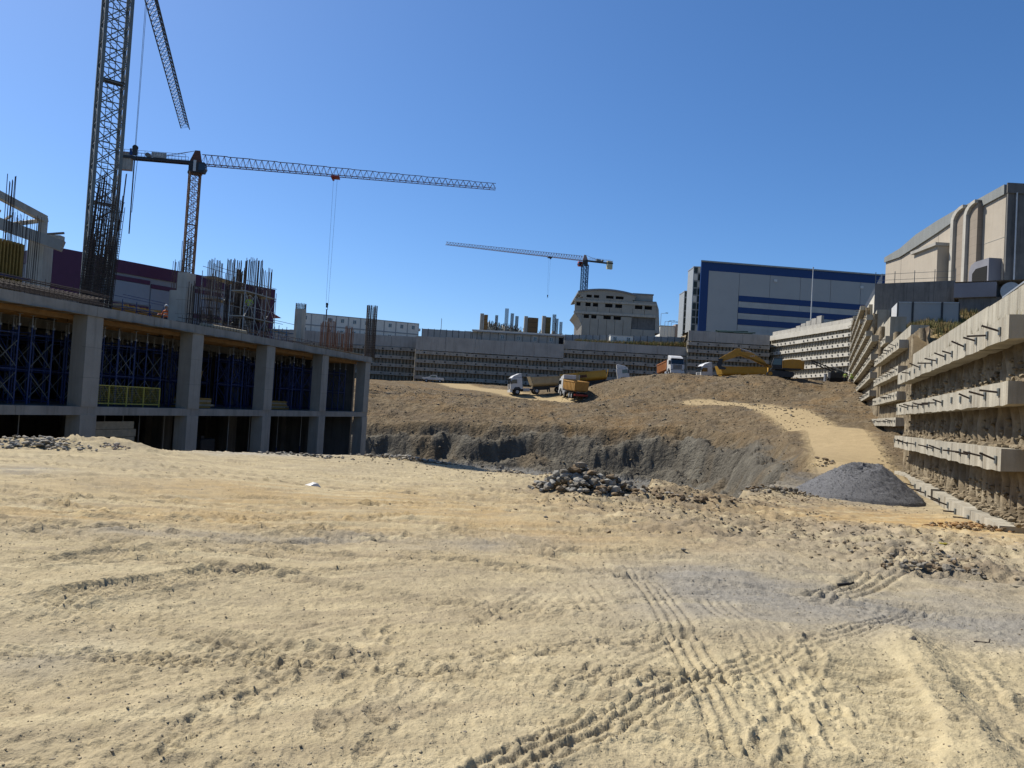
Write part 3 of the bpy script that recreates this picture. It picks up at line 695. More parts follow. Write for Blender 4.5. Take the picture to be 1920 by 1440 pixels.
for q in (S1, S2, S3):
    a = q.w(0, .9, 0); b = q.w(q.L, .9, 0); z = float(up_z(np.array((a.x+b.x)/2), np.array(183.)))
    MB().quad((a.x, a.y, z),(b.x, b.y, z),(b.x, 188, z),(a.x, 188, z)).build('verge', up_mat, kind='structure')
# embankment behind the right walls
def wall_x(Y):
    return np.interp(Y, [8, 21, 48, 57, 75, 80, 151, 165], [pa.x-4.8+.9, pa.x+.9, pb.x+2.2, pc.x+1.0, pd.x+1.3, pg.x+1.2, ph.x+1.2, ph.x+1])
def wall_top(Y): return np.interp(Y, [8,48,52,73,76,90,94,108,112,134,137,151], [4.6,5.0,8.2,8.9,11.6,12.0,14.6,15,18.2,18.6,20.6,21.4])
ys = np.arange(6, 152, .9); us = np.r_[0:14:.6, 14:60:4.0, 60:300:30]
U, Yg = np.meshgrid(us, ys); Xg = wall_x(Yg)+U
Zg = np.minimum(wall_top(Yg)+np.clip(U-1.2, 0, None)*.42, np.maximum(wall_top(Yg), np.interp(Yg, [6, 40, 60, 80, 92, 120], [5.4, 6.6, 9.6, 12.6, 17, 21])))+fbm(Xg, Yg, .4, 4, 5)*.35*np.clip(U/3, 0, 1)
sheet('embankment', Xg, Yg, Zg, np.zeros(Xg.shape+(3,)), np.ones((len(ys)-1, len(us)-1), bool), mat('embankment_soil', (.26,.19,.10), .97, .3, 1, .6, 8, col2=(.34,.25,.11)), kind='structure')
def emb_z(x, y):
    u = x-float(wall_x(y)); t = float(wall_top(y)); return min(t+max(0, u-1.2)*.42, max(t, float(np.interp(y, [6, 40, 60, 80, 92, 120], [5.4, 6.6, 9.6, 12.6, 17, 21]))))
# dry grass
def tufts(name, pts, hmin, hmax, label, seed=2, m=None):
    rd = random.Random(seed); mb = MB()
    for (x, y, z) in pts:
        for _ in range(rd.randint(4, 7)):
            h = rd.uniform(hmin, hmax); t = rd.uniform(0, 6.28); l = rd.uniform(.1,.45)*h; w_ = rd.uniform(.012,.03)*(1+h)
            dx, dy = math.cos(t), math.sin(t); bx, by = x+rd.uniform(-.12,.12), y+rd.uniform(-.12,.12)
            mb.add([(bx-dy*w_,by+dx*w_,z-.05),(bx+dy*w_,by-dx*w_,z-.05),(bx+dx*l,by+dy*l,z+h)], [(0,1,2)])
    me = bpy.data.meshes.new(name); me.from_pydata(mb.v, [], mb.f); me.materials.append(m or C['dry']); o = bpy.data.objects.new(name, me); COL.objects.link(o); o['kind'] = 'stuff'; o['label'] = label; o['category'] = 'grass'
    return o
pts = []
for _ in range(5200):
    y = rd.uniform(36, 92); u = rd.uniform(1.5, 15)**1.0; x = float(wall_x(y))+u; pts.append((x, y, emb_z(x, y)))
tufts('dry_grass', pts, .25, .8, 'tall dry yellow grass on the bank above the right walls')
pts = []
for _ in range(2300):
    x = rd.uniform(x1+2, x2); y = rd.uniform(181.5, 187); pts.append((x, y, 17.9+max(0, (x-x1-8)/(x2-x1))*1.0))
tufts('dry_grass', pts, .4, 1.3, 'strip of dry grass along the top of the shaded back wall', 4)
pts = []
for _ in range(900):
    t = rd.random(); v = W.w(W.L*(.45+.55*t), rd.uniform(1.5,4), 0); pts.append((v.x, v.y, 22.4+t*.4))
tufts('dry_grass', pts, .4, 1.3, 'dry grass above the sunlit pale corner wall', 6)
a = W.w(0,.9,0); b = W.w(W.L,.9,0); MB().quad((a.x,a.y,22.0),(b.x,b.y,22.4),(b.x+30,b.y+6,22.4),(a.x+30,a.y+30,22.0)).build('terrace', up_mat, kind='structure')
pts = []
for _ in range(45):
    t = rd.uniform(.0, LA); v = A.w(t, .7, 5.0); pts.append((v.x, v.y, 5.05))
tufts('weeds', pts, .15, .6, 'dry twiggy weeds on the top ledge of the near right wall', 8, mat('dry_twig', (.30,.26,.14), .9, .3, 3))
# ------------------------------------------------------------------ concrete frame building on the left
FD = az_dir(1317, 781)
_c1 = Vector((*XY(172, 38.2, 700), 0))
BL = thing('concrete_frame_building', 'unfinished two storey grey concrete frame building full of blue shoring', 'building', _c1, math.atan2(FD.y, FD.x))
RZB = math.atan2(FD.y, FD.x)
# local frame: x along the facade (away from camera), y inward (left), z world
def BW(x, y, z): return _c1 + Matrix.Rotation(RZB, 3, 'Z') @ Vector((x, y, 0)) + Vector((0, 0, z))
BAY = 8.05; NB = 4; ROOF = 5.46; MID = .46; BASE = PIT_Z-.3
Xs = [BAY*k for k in range(-3, 5)]
XE = Xs[-1]+.55; XS = Xs[0]-.5
col_mat = mat('column_concrete', (.46,.43,.37), .9, .16, .8, .25, 12, dirt=(.27,.25,.215), dirt_amt=.65, streak=True)
slab_mat = mat('slab_concrete', (.42,.395,.345), .9, .22, .7, .3, 10, dirt=(.2,.19,.165), dirt_amt=.7, streak=True)
for x in Xs:
    for y in (.0, 8, 16, 24):
        if y and x == Xs[0]: continue
        hw = .52
        cm_ = col_mat if y == 0 else C['conc_dk']; MB().box(x-hw, x+hw, y+.0, y+.85, MID+.0, ROOF-.5).build('column', cm_, BL)  # inner columns take darker concrete: the bays' shade is put into their colour
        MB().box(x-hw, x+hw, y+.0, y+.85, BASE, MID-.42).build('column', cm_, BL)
        if y == 0:
            for zz in (1.9, 3.4): MB().box(x-hw-.004, x+hw+.004, y-.004, y+.2, zz, zz+.012).build('cast_joint', C['conc_dk'], BL)
# floor slabs and edge beams cut in pours
def along(n, z0, z1, y0, y1, name, m, jit=.0):
    L = (XE-XS)/n
    for k in range(n): MB().box(XS+k*L+.006, XS+(k+1)*L-.006, y0+random.uniform(-jit, jit), y1, z0, z1).build(name, m, BL)
along(14, MID-.42, MID, .06, .6, 'edge_beam', slab_mat, .01)
along(3, MID-.25, MID-.01, .6, 30, 'floor_slab', C['conc_dk'])  # slabs in darker concrete too, deepening the shade inside by colour
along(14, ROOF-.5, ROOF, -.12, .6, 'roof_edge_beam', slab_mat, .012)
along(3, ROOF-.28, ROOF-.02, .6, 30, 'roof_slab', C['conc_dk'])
for y in (8, 16): along(3, MID-.7, MID-.25, y, y+.5, 'floor_beam', slab_mat); along(3, ROOF-.8, ROOF-.28, y, y+.5, 'roof_beam', slab_mat)
MB().box(XS, XE, 30, 30.3, BASE, ROOF).build('back_wall', C['conc_dk'], BL)  # wall added to keep the bays dark; its dark tone deepens their shade
MB().box(XE-.3, XE, 1.5, 30, BASE, ROOF-.3).build('end_wall', C['conc_dk'], BL)  # end walls share the dark tone that paints shade into the interior
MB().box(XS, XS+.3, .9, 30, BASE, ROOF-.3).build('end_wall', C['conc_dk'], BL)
# soffit formwork: timber joists and ply along the edge of each open bay
for k in range(len(Xs)-1):
    a, b = Xs[k]+.6, Xs[k+1]-.6
    if b < -14: continue
    for j in range(4):
        y = .75+j*.75; MB().box(a+random.uniform(0,.2), b-random.uniform(0,.2), y, y+.1, ROOF-.76, ROOF-.52).build('formwork_joist', C['timber'], BL)
    n = 12
    for j in range(n):
        x = a+(b-a)*j/n; MB().box(x, x+(b-a)/n-.03, -.16-random.uniform(0,.25), 2.8, ROOF-.52, ROOF-.505).build('soffit_board', C['plank'] if random.random() < .35 else C['timber'], BL)
# shoring towers: four posts with jacks, X braces and ledgers
def shoring_tower(bare=False):
    t = thing('shoring_tower', 'x', 'scaffold', group='blue shoring towers under the slabs')
    w_, d_, H = 1.25, 1.1, ROOF-.78-MID
    me = MB().tube((0,0,0),(0,0,H-.5), .042, 6).mesh('post', C['blue']); mj = MB().tube((0,0,H-.5),(0,0,H), .022, 5).box(-.1,.1,-.1,.1,H-.01,H).box(-.05,.05,-.05,.05,H-.56,H-.46).mesh('jack_head', C['galv'])
    for x in (0, w_):
        for y in (0, d_):
            inst('post', me, t, (x, y, 0)); inst('jack_head', mj, t, (x, y, 0))
    for y in (0, d_):
        br = MB()
        for z in ((1.75,) if bare else (.25, 1.75)): br.bar((0,y,z),(w_,y,z+1.25),.03); br.bar((0,y,z+1.25),(w_,y,z),.03)
        br.build('cross_brace', C['blue'] if bare else C['grey_steel'], t)
    br = MB()
    for x in (0, w_):
        for z in (.15, 1.55, 1.75, 3.15, 3.4): br.bar((x,0,z),(x,d_,z),.04)
        for z in (.15, 1.75): br.bar((x,0,z),(x,d_,z+1.4),.03)
    for y in (0, d_):
        for z in (1.65, 3.3): br.bar((0,y,z),(w_,y,z),.035)
    br.build('ledger_frame', C['blue'], t)
    return t
T0 = shoring_tower(); T1 = shoring_tower(True); used = {}
bays = {-2:'bay cut by the left picture edge', -1:'bay left of the widest column', 0:'bay with the yellow barrier', 1:'bay with the leaning yellow beam', 2:'bay below the octagonal column', 3:'bay at the far building end'}
for k in range(-2, 4):
    for r, y in enumerate((1.5, 4.0, 6.4)):
        for j in range(3):
            if k == -2 and (j < 1 or r > 1): continue
            if (r == 2 and j == 1) or (k > 0 and r == 0 and j == 1): continue
            src = T1 if k > 0 else T0; t = src if src not in used else copy_tree(src); used[src] = 1
            x = BAY*k+1.15+j*2.35+random.uniform(-.25,.25); p = BW(x, y+random.uniform(-.15,.15), MID); t.location = p; t.rotation_euler = (0,0,RZB+random.uniform(-.06,.06))
            t['label'] = '%s %s blue shoring tower, upper %s' % (('front','middle depth','rearmost')[r], ('left','centre','right')[j], bays[k])
# lone props in the lower storey
pm = MB().tube((0,0,0),(0,0,3.2),.04,6).mesh('post', C['blue']); ph_ = MB().tube((0,0,3.2),(0,0,-BASE+MID-.5),.024,5).box(-.1,.1,-.1,.1,-BASE+MID-.46,-BASE+MID-.44).mesh('jack_head', C['galv'])
for k in range(-1, 4):
    for j in range(4):
        t = thing('steel_prop', '%s slim blue prop, dark lower %s' % (('leftmost','inner left','inner right','rightmost')[j], bays[k]), 'prop', BW(BAY*k+1.3+j*1.6+random.uniform(-.2,.2), 1.5+random.uniform(0,1.6), BASE), RZB, 'steel props in the lower storey')
        inst('post', pm, t); inst('jack_head', ph_, t)
# yellow mesh barrier, leaning yellow form beam, board infill, stack of forms
g = thing('mesh_barrier', 'low yellow mesh guard barrier on the middle floor beside the widest column', 'barrier', BW(1.0, .95, MID), RZB)
mb = MB()
for x in (0, 1.3, 2.6, 3.9, 5.2): mb.bar((x,0,0),(x,0,1.1),.05)
mb.bar((0,0,1.1),(5.2,0,1.1),.05); mb.bar((0,0,.15),(5.2,0,.15),.05); mb.build('barrier_frame', mat('barrier_yellow', (.62,.56,.12), .6, .1, 2), g)
mb = MB()
for k in range(52): mb.bar((k*.1,0,.15),(k*.1,0,1.1),.008)
for k in range(9): mb.bar((0,0,.2+k*.1),(5.2,0,.2+k*.1),.008)
mb.build('wire_mesh', MATS['barrier_yellow'], g)
tag(MB().bar(BW(BAY+1.0,.9,MID+.1), BW(BAY+2.6,1.6,MID+2.35), .28, .12).build('form_beam', C['form_yellow']), 'yellow timber form beam leaning between shoring towers on the middle floor', 'beam')
g = thing('board_infill', 'pale horizontal board infill with a dark slot in the lower storey below the yellow barrier', 'formwork', BW(.6,.55,BASE), RZB)
zc = 0
for k in range(13):
    h = .42; a, b = (0, 3.3+random.uniform(-.1,.1))
    if k in (9, 10): MB().box(2.3, b, 0, .08, zc, zc+h-.02).build('board', C['plank'], g); MB().box(-.02, .15, 0, .08, zc, zc+h-.02).build('board', C['plank'], g)
    else: MB().box(a, b, random.uniform(-.03,0), .08, zc, zc+h-.02).build('board', C['plank'], g)
    zc += h
for (x, y, lab) in ((BAY+1.2,1.4,'beside the leaning yellow beam'),(2*BAY+3.5,2.0,'in the upper bay below the octagonal column')):
    g = thing('formwork_stack', 'low stack of yellowish form boards %s' % lab, 'formwork', BW(x,y,MID), RZB, 'stacks of form boards')
    for k in range(5): MB().box(random.uniform(-.1,.1), 2.6+random.uniform(-.2,.2), 0, 1.0, k*.13, k*.13+.12).build('board', C['plank'] if k % 2 else C['form_yellow'], g)
g = thing('dark_tank', 'dark boxy site tank in the dark lower bay below the leaning beam', 'tank', BW(BAY+4.6,2.6,BASE), RZB); MB().box(0,1.5,0,1,2.2,4.1).build('body', C['dk_steel'], g, bevel=.08); MB().box(.2,.5,.2,.5,4.1,4.3).build('cap', C['dk_steel'], g); MB().box(-.1,1.6,-.1,1.1,0,2.2).build('plinth', C['conc_dk'], g)
# ------------------------------------------------------------------ things standing on the roof
RT = ROOF
def rbar_mesh(name, n, r, h, jit, ring=None, rect=None, ties=(), lean=(0,0), br=.022, m=None):
    mb = MB(); rdd = random.Random(n*7+int(h*10))
    for k in range(n):
        if rect:
            w_, d_ = rect; per = 2*(w_+d_); q = per*k/n
            x, y = (q, 0) if q < w_ else (w_, q-w_) if q < w_+d_ else (w_-(q-w_-d_), d_) if q < 2*w_+d_ else (0, d_-(q-2*w_-d_)); x -= w_/2; y -= d_/2
        else: x, y = r*math.cos(6.283*k/n), r*math.sin(6.283*k/n)
        hh = h+rdd.uniform(-jit, jit*.4); dx, dy = rdd.uniform(-.03,.03)*hh*.3+lean[0], rdd.uniform(-.03,.03)*hh*.3+lean[1]
        mb.tube((x,y,0),(x+dx,y+dy,hh),br,4)
    tm = MB()
    for z in ties:
        f = z/h
        if rect:
            w_, d_ = rect; c_ = [(-w_/2,-d_/2),(w_/2,-d_/2),(w_/2,d_/2),(-w_/2,d_/2)]
            for i in range(4): tm.bar((c_[i][0]+lean[0]*f,c_[i][1]+lean[1]*f,z),(c_[(i+1)%4][0]+lean[0]*f,c_[(i+1)%4][1]+lean[1]*f,z),.022)
        else:
            for i in range(12): tm.bar((r*math.cos(.5236*i),r*math.sin(.5236*i),z),(r*math.cos(.5236*(i+1)),r*math.sin(.5236*(i+1)),z),.022)
    return mb, tm
def rebar_cage(label, loc, n, h, rect=None, r=.4, ties=(), jit=.4, lean=(0,0), br=.022, base=0, m=None, group='bare rebar cages', rz=None):
    g = thing('rebar_cage', label, 'rebar', loc, RZB if rz is None else rz, group); mb, tm = rbar_mesh('bar', n, r, h, jit, rect=rect, ties=ties, lean=lean, br=br)
    mb.build('bar_bundle', m or C['rebar'], g, kind='stuff')
    if tm.v: tm.build('tie_bundle', m or C['rebar'], g, kind='stuff')
    if base:
        w_, d_ = rect if rect else (2*r, 2*r); MB().box(-w_/2-.06, w_/2+.06, -d_/2-.06, d_/2+.06, 0, base).build('concrete_stub', col_mat, g)
    return g
def at_roof(px, py, Y):
    p = P(px, py, Y); return Vector((p.x, p.y, RT))
def hgt(px, py, Y): return P(px, py, Y).z-RT
# the very tall leaning cage in front of the crane mast
p = at_roof(180, 560, 47)
rebar_cage('very tall dense rebar cage leaning against the grey crane mast', p, 46, hgt(200,330,47), rect=(1.5,1.0), ties=[.15*k for k in range(1, 38)]+[5.9,6.4,7.0,7.6], jit=2.0, lean=(.45,-.1), br=.026)
rebar_cage('shorter loose rebar cage at the foot of the grey crane mast', at_roof(172,560,46), 30, hgt(172,430,46), rect=(1.2,1.0), ties=[.17*k for k in range(1, 22)], jit=1.2, lean=(.35,0), br=.026)
for px, Y, top, n, rc, lab in ((398,60,487,18,(.9,.7),'left of the scaffold tower'),(433,62,485,20,(.9,.8),'tallest of the pair above the scaffold tower'),(446,64,504,14,(.7,.6),'low cage between the two tall ones'),(470,63,486,26,(1.3,.9),'widest cage right of the scaffold tower'),(496,66,505,12,(.7,.6),'rightmost cage at the purple building end'),(330,70,487,14,(1.2,.5),'behind the stepped concrete column'),(342,66,448,16,(.55,.5),'slim tall cage beside the orange crane mast'),(387,60,600-20,14,(.8,.6),'short bundle beside the stepped concrete column')):
    rebar_cage('column starter bars, %s' % lab, at_roof(px, 590, Y), n, hgt(px, top, Y), rect=rc, ties=[.25*k for k in range(1, 9)]+[2.6,3.2], jit=.25, br=.03)
# stepped concrete column with formwork stripped
p = at_roof(350, 590, 49)
g = thing('concrete_column', 'tall pale stepped concrete column standing on the roof behind the orange worker', 'column', p, RZB)
hc = hgt(350, 512, 49)
MB().box(-.35,.5,-.1,.6,0,hc).build('shaft', C['conc_lt'], g); MB().box(-.3,.4,.6,1.15,0,hc-1.15).build('step', C['conc_lt'], g)
for z in (.9, 1.8, 2.6): MB().box(-.355,.505,-.105,.605,z,z+.015).build('pour_joint', C['conc_dk'], g)
rebar_cage('dark starter bars standing right of the stepped concrete column', at_roof(366,590,48.5), 14, hgt(366,530,48.5), rect=(.8,.6), ties=[.3,.6,.9], jit=.3, br=.03)
# round columns nearer the far end
g = thing('concrete_column', 'pale octagonal concrete column with rebar crown near the roof edge', 'column', at_roof(560, 640, 64), RZB)
hh = hgt(561, 580, 64); mb = MB(); mb.tube((0,0,0),(0,0,hh),.47,8); mb.build('shaft', C['conc_lt'], g)
mb, tm = rbar_mesh('bar', 22, .42, .5, .05, ties=(.1,.3,.45), br=.02); o = mb.build('rebar_crown', C['rebar'], g); o.location = (0,0,hh); o = tm.build('crown_tie', C['rebar'], g); o.location = (0,0,hh)
rebar_cage('tall round dark rebar cage at the far roof corner', at_roof(693, 660, 70), 30, hgt(696, 573, 70), r=.46, ties=[.22*k for k in range(1, 21)], jit=.06, br=.028, rz=0)
for px, Y, top in ((606,78,602),(618,80,598),(634,84,622),(652,82,612)):
    rebar_cage('thin brown starter bars beyond the roof edge, %s' % {606:'first left of the hook',618:'just under the crane hook',634:'leaning right of the hook',652:'midway to the round cage'}[px], P(px, 670, Y)-Vector((0,0,4)), 12, P(px, top, Y).z-P(px,670,Y).z+4, rect=(.7,.5), ties=[.4*k for k in range(1, 14)], jit=.3, br=.03, m=C['rust'], rz=0)
# dark column body near worker on scaffold
g = thing('concrete_column', 'grey concrete wall pier behind the scaffold on the roof', 'column', at_roof(462,600,66), RZB); MB().box(-.8,.8,0,.6,0,hgt(462,545,66)).build('shaft', C['conc_lt'], g); MB().box(-.85,.85,-.05,.65,0,.25).build('kicker', C['conc'], g)
# scaffolding on the roof
def scaffold(label, loc, nx, nz, w_, d_, h_, deck=True, m=None, rz=None):
    g = thing('scaffold_tower', label, 'scaffold', loc, RZB if rz is None else rz, 'scaffold towers on the roof'); m = m or C['galv']
    me = MB().tube((0,0,0),(0,0,h_*nz+.6),.03,6).mesh('standard', m)
    for i in range(nx+1):
        for y in (0, d_): inst('standard', me, g, (i*w_, y, 0))
    for k in range(nz+1):
        mb = MB()
        for y in (0, d_): mb.bar((0,y,k*h_+.1),(nx*w_,y,k*h_+.1),.045); mb.bar((0,y,k*h_+.95),(nx*w_,y,k*h_+.95),.035)
        for i in range(nx+1): mb.bar((i*w_,0,k*h_+.1),(i*w_,d_,k*h_+.1),.045)
        mb.build('ledger', m, g)
        if deck and k and k < nz+1: MB().box(0,nx*w_,.05,d_-.05,k*h_+.12,k*h_+.17).build('deck_board', C['plank'], g)
    for i in range(nx):
        mb = MB()
        for k in range(nz): mb.bar((i*w_,-.03,k*h_+.1),((i+1)*w_,-.03,(k+1)*h_+.1) if (i+k) % 2 else (i*w_+.01,-.03,(k+1)*h_), .035)
        for k in range(nz): mb.bar((i*w_,-.03,(k+1)*h_),((i+1)*w_,-.03,k*h_+.1),.035)
        mb.build('brace', m, g)
    return g
scaffold('wide scaffold tower with boarded decks below the paired rebar cages', at_roof(398,600,61), 3, 3, 1.3, 1.2, 1.7)
SC2 = scaffold('scaffold tower carrying the lime vested worker at the purple building end', at_roof(455,610,60), 3, 2, 1.5, 1.3, 2.0)
scaffold('low blue-grey scaffold beside the octagonal concrete column', at_roof(506,640,66), 3, 1, 1.3, 1.2, 1.6, m=C['blue_lt'])
scaffold('blue scaffold frames standing behind the stepped concrete column', at_roof(228,590,54), 5, 1, 1.4, 1.2, 1.6, m=C['blue'])
# timber falsework deck seen behind the mast
g = thing('falsework_deck', 'rows of yellowish form beams laid on the blue scaffold behind the roof edge', 'formwork', at_roof(222,590,56), RZB)
for k in range(14): o = MB().box(k*.55,k*.55+.1,-.3,2.6,1.9,2.1).build('form_beam', C['form_yellow'] if k % 3 else C['plank'], g); o.rotation_euler = (0,random.uniform(-.02,.02),random.uniform(-.04,.04))
for k in range(3): MB().box(-.2,8,k*1.1-.2,k*1.1-.08,1.72,1.9).build('bearer', C['form_yellow'], g)
for k in range(5): MB().tube((k*1.8,.9,0),(k*1.8,.9,1.72),.05,6).build('prop', C['blue'], g)
# slab reinforcement mat along the roof edge and loose items
g = thing('rebar_mat', 'low tangle of slab reinforcement bars along the left roof edge', 'rebar', BW(0,0,RT), RZB); mb = MB()
for k in range(34): y = .3+k*.09; z = .08+random.uniform(0,.75); mb.tube((-16+random.uniform(0,2), y, z),(.6+random.uniform(-1,1.5), y+random.uniform(-.2,.2), z+random.uniform(-.1,.1)), .016, 4)
for k in range(60): x = -15+k*.27; mb.tube((x,.3,.02),(x,.3,random.uniform(.5,.9)),.014,4); mb.tube((x,.3,.5),(x,3,.5),.014,4)
mb.build('bar_bundle', C['rebar'], g, kind='stuff')
mb = MB()
for k in range(26): y = .5+random.uniform(0,2.5); z = .05+random.uniform(0,.5); x = 7+random.uniform(0,18); mb.tube((x,y,z),(x+random.uniform(3,6),y+random.uniform(-.3,.3),z+random.uniform(-.05,.05)),.016,4)
for k in range(70): x = 7+k*.3; mb.tube((x,.4,0),(x+random.uniform(-.05,.05),.4,random.uniform(.25,.6)),.014,4)
g = thing('rebar_mat', 'low tangle of slab reinforcement bars along the middle roof edge', 'rebar', BW(0,0,RT), RZB); mb.build('bar_bundle', C['rebar'], g, kind='stuff')
tag(MB().tube(BW(9.2,.7,RT+.16),BW(13.6,.5,RT+.16),.15,8).build('cardboard_tube', C['plank']), 'pale rolled tube lying on the roof edge right of the orange worker', 'tube')
for k, (x, lab) in enumerate(((22,'left'),(25.5,'middle'),(29,'right'))):
    g = thing('board_stack', '%s dark stack of boards on the far end of the roof edge' % lab, 'boards', BW(x,.4,RT), RZB, 'stacks of boards on the roof edge')
    for j in range(3): MB().box(random.uniform(-.2,.2),2.6+random.uniform(-.3,.3),0,1.2,j*.07,j*.07+.06).build('board', C['plank'] if j == 2 else C['timber'], g)
# ------------------------------------------------------------------ concrete frame rising at the far left of the roof
pf0 = P(-60, 500, 50); g = thing('unfinished_pavilion', 'raw concrete frame with sloping top beam at the left picture edge', 'building', (pf0.x, pf0.y, RT), 0)
def L_(px, py, Y): p = P(px, py, Y); return p-Vector((pf0.x, pf0.y, RT))
MB().bar(L_(-60,335,50), L_(84,411,56), .45, .5).build('top_beam', C['conc_lt'], g)
MB().bar(L_(-60,432,51), L_(88,412,57), .25, .3).build('tie_beam', C['conc_lt'], g)
MB().bar(L_(82,408,56), L_(79,444,56), .42, .42).build('post', C['conc_lt'], g)
MB().bar(L_(-60,398,52), L_(118,462,54), .7, .75).build('main_beam', C['conc'], g)
MB().bar(L_(60,441,58), L_(120,437,58), .15, .15).build('slab_edge', C['conc_dk'], g); MB().bar(L_(62,445,57), L_(117,447,57), .6, .35).build('slab_edge', C['conc_lt'], g)
for k in range(4): MB().bar(L_(-20+k*20,385+k*10,54), L_(-50+k*20,405+k*10,60), .14, .14).build('roof_purlin', C['conc_lt'], g)
a = L_(76,445,55); MB().box(a.x-.55,a.x+.6,a.y-.5,a.y+.6,0,a.z).build('column', C['conc_lt'], g); MB().box(a.x-.9,a.x+.3,a.y-1.1,a.y-.52,0,1.6).build('column_base', C['conc_lt'], g)
for q, (px, Y) in enumerate(((6,49),(62,53))):
    pass
rebar_cage('starter bars standing above the yellow formed column at the left edge', at_roof(42,520,49), 22, hgt(40,402,49), rect=(1.5,.8), jit=.3, br=.02, group='bare rebar cages')
rebar_cage('slim rebar bundle at the extreme left picture edge', at_roof(8,520,48), 7, hgt(5,330,48), rect=(.4,.3), jit=.4, br=.03)
g = thing('column_formwork', 'column form with yellow upright beams and blue walings at the left edge', 'formwork', at_roof(30,530,47.5), RZB); hf = hgt(30,455,47.5)
for k in range(8): MB().box(-1.5+k*.24,-1.41+k*.24,0,.16,0,hf).build('upright', C['form_yellow'], g)
for k in range(6): MB().box(.42,.58,.2+k*.24,.32+k*.24,0,hf).build('upright', C['form_yellow'], g)
MB().box(-1.5,.42,.17,1.7,.05,hf-.1).build('form_panel', C['dk_steel'], g)
for z in (.5, 1.45, 2.4): MB().box(-1.8,.85,-.14,-.01,z,z+.12).build('waling', C['blue'], g); MB().box(.59,.72,-.3,1.9,z+.002,z+.12).build('waling', C['blue'], g)
# ------------------------------------------------------------------ purple clad building behind
q0 = P(97, 466, 118); q1 = P(516, 540, 152); d = Vector((q1.x-q0.x, q1.y-q0.y, 0)); ztop = (q0.z+q1.z)/2
g = thing('purple_building', 'long grey panelled building with purple roof band behind the roof works', 'building', (q0.x, q0.y, 0), math.atan2(d.y, d.x)); LP = d.length; zt = ztop; 
gp2 = mat('bluish_cladding', (.36,.39,.44), .6, .08, .5); gp = mat('pale_grey_cladding', (.33,.34,.37), .6, .08, .5)
MB().box(0,LP,.3,26,2,zt-.4).build('body', gp, g); MB().box(-.1,LP+.1,0,26,zt-2.1,zt).build('roof_band', C['purple'], g)
MB().box(-.12,LP*.42,-.05,.29,zt-10,zt-2.1).build('dark_bay', C['purple'], g) if False else None
MB().box(-.3,LP*.17,-1.4,.0,zt-7.4,zt-.15).build('purple_bay', C['purple'], g); MB().box(-1.6,-.32,-1.3,4,zt-7,zt-.4).build('white_return', C['white'], g); MB().box(-1.62,-.31,-1.35,3.9,zt-9.5,zt-7.02).build('red_sign_panel', C['red'], g)
for k in range(4):
    x0 = LP*.19+k*LP*.2; 
    for z0, z1, mm in ((zt-3.3,zt-2.6,C['purple']),(zt-6.9,zt-3.4,gp2),(zt-7.8,zt-7.1,C['purple']),(zt-11,zt-8,gp2)):
        MB().box(x0+.1,x0+LP*.2-.15,.1+.02*k,.29,z0-.5*(k % 2),z1-.5*(k % 2)).build('cladding_panel', mm, g)
MB().box(LP-4,LP+.05,-.1,.25,2,zt-2.12).build('purple_return', C['purple'], g); MB().prism([(LP+.06,zt-4.6),(LP+2.4,zt-5.4),(LP+.06,zt-5.5)],'y',.5,4).build('canopy', C['red'], g)
# ------------------------------------------------------------------ tower cranes
def lattice_section(h, sd, lr, br, mat_leg, kx=True):
    """one square mast section: legs, horizontals and X or K bracing, base at z=0, centred"""
    s = sd/2; c = [(-s,-s),(s,-s),(s,s),(-s,s)]; mb = MB()
    for x, y in c: mb.bar((x,y,0),(x,y,h),lr*2)
    for i in range(4):
        a = Vector((*c[i],0)); b = Vector((*c[(i+1) % 4],0)); zh = Vector((0,0,h)); hz = Vector((0,0,h/2))
        mb.bar(a, b, br)
        if kx: mb.bar(a, b+hz, br); mb.bar(b, a+hz, br); mb.bar(a+hz, b+hz, br); mb.bar(a+hz, (b+zh), br); mb.bar(a+hz, (a+b)/2+zh*.75, br*.8); mb.bar(b+hz, a+zh, br)
        else: mb.bar(a, b+hz, br); mb.bar(b+hz, a+zh, br); mb.bar(a+hz, b+hz, br); mb.bar(b, a+hz, br); mb.bar(a+hz, b+zh, br)
    return mb.mesh('mast_section', mat_leg)
def jib_section(L, wd, hg, cr, br, m):
    """triangular jib: two bottom chords, one top chord; runs along +x"""
    mb = MB(); b0, b1, t = Vector((0,-wd/2,0)), Vector((0,wd/2,0)), Vector((0,0,hg)); X = Vector((L,0,0)); n = 4
    for p in (b0, b1, t): mb.bar(p, p+X, cr*2)
    for k in range(n):
        a, b = X*(k/n), X*((k+1)/n); m_ = (a+b)/2
        for q in (b0, b1): mb.bar(q+a, t+m_, br); mb.bar(t+m_, q+b, br)
        mb.bar(b0+a, b1+a, br); mb.bar(b0+a, b1+b, br)
    return mb.mesh('jib_section', m)
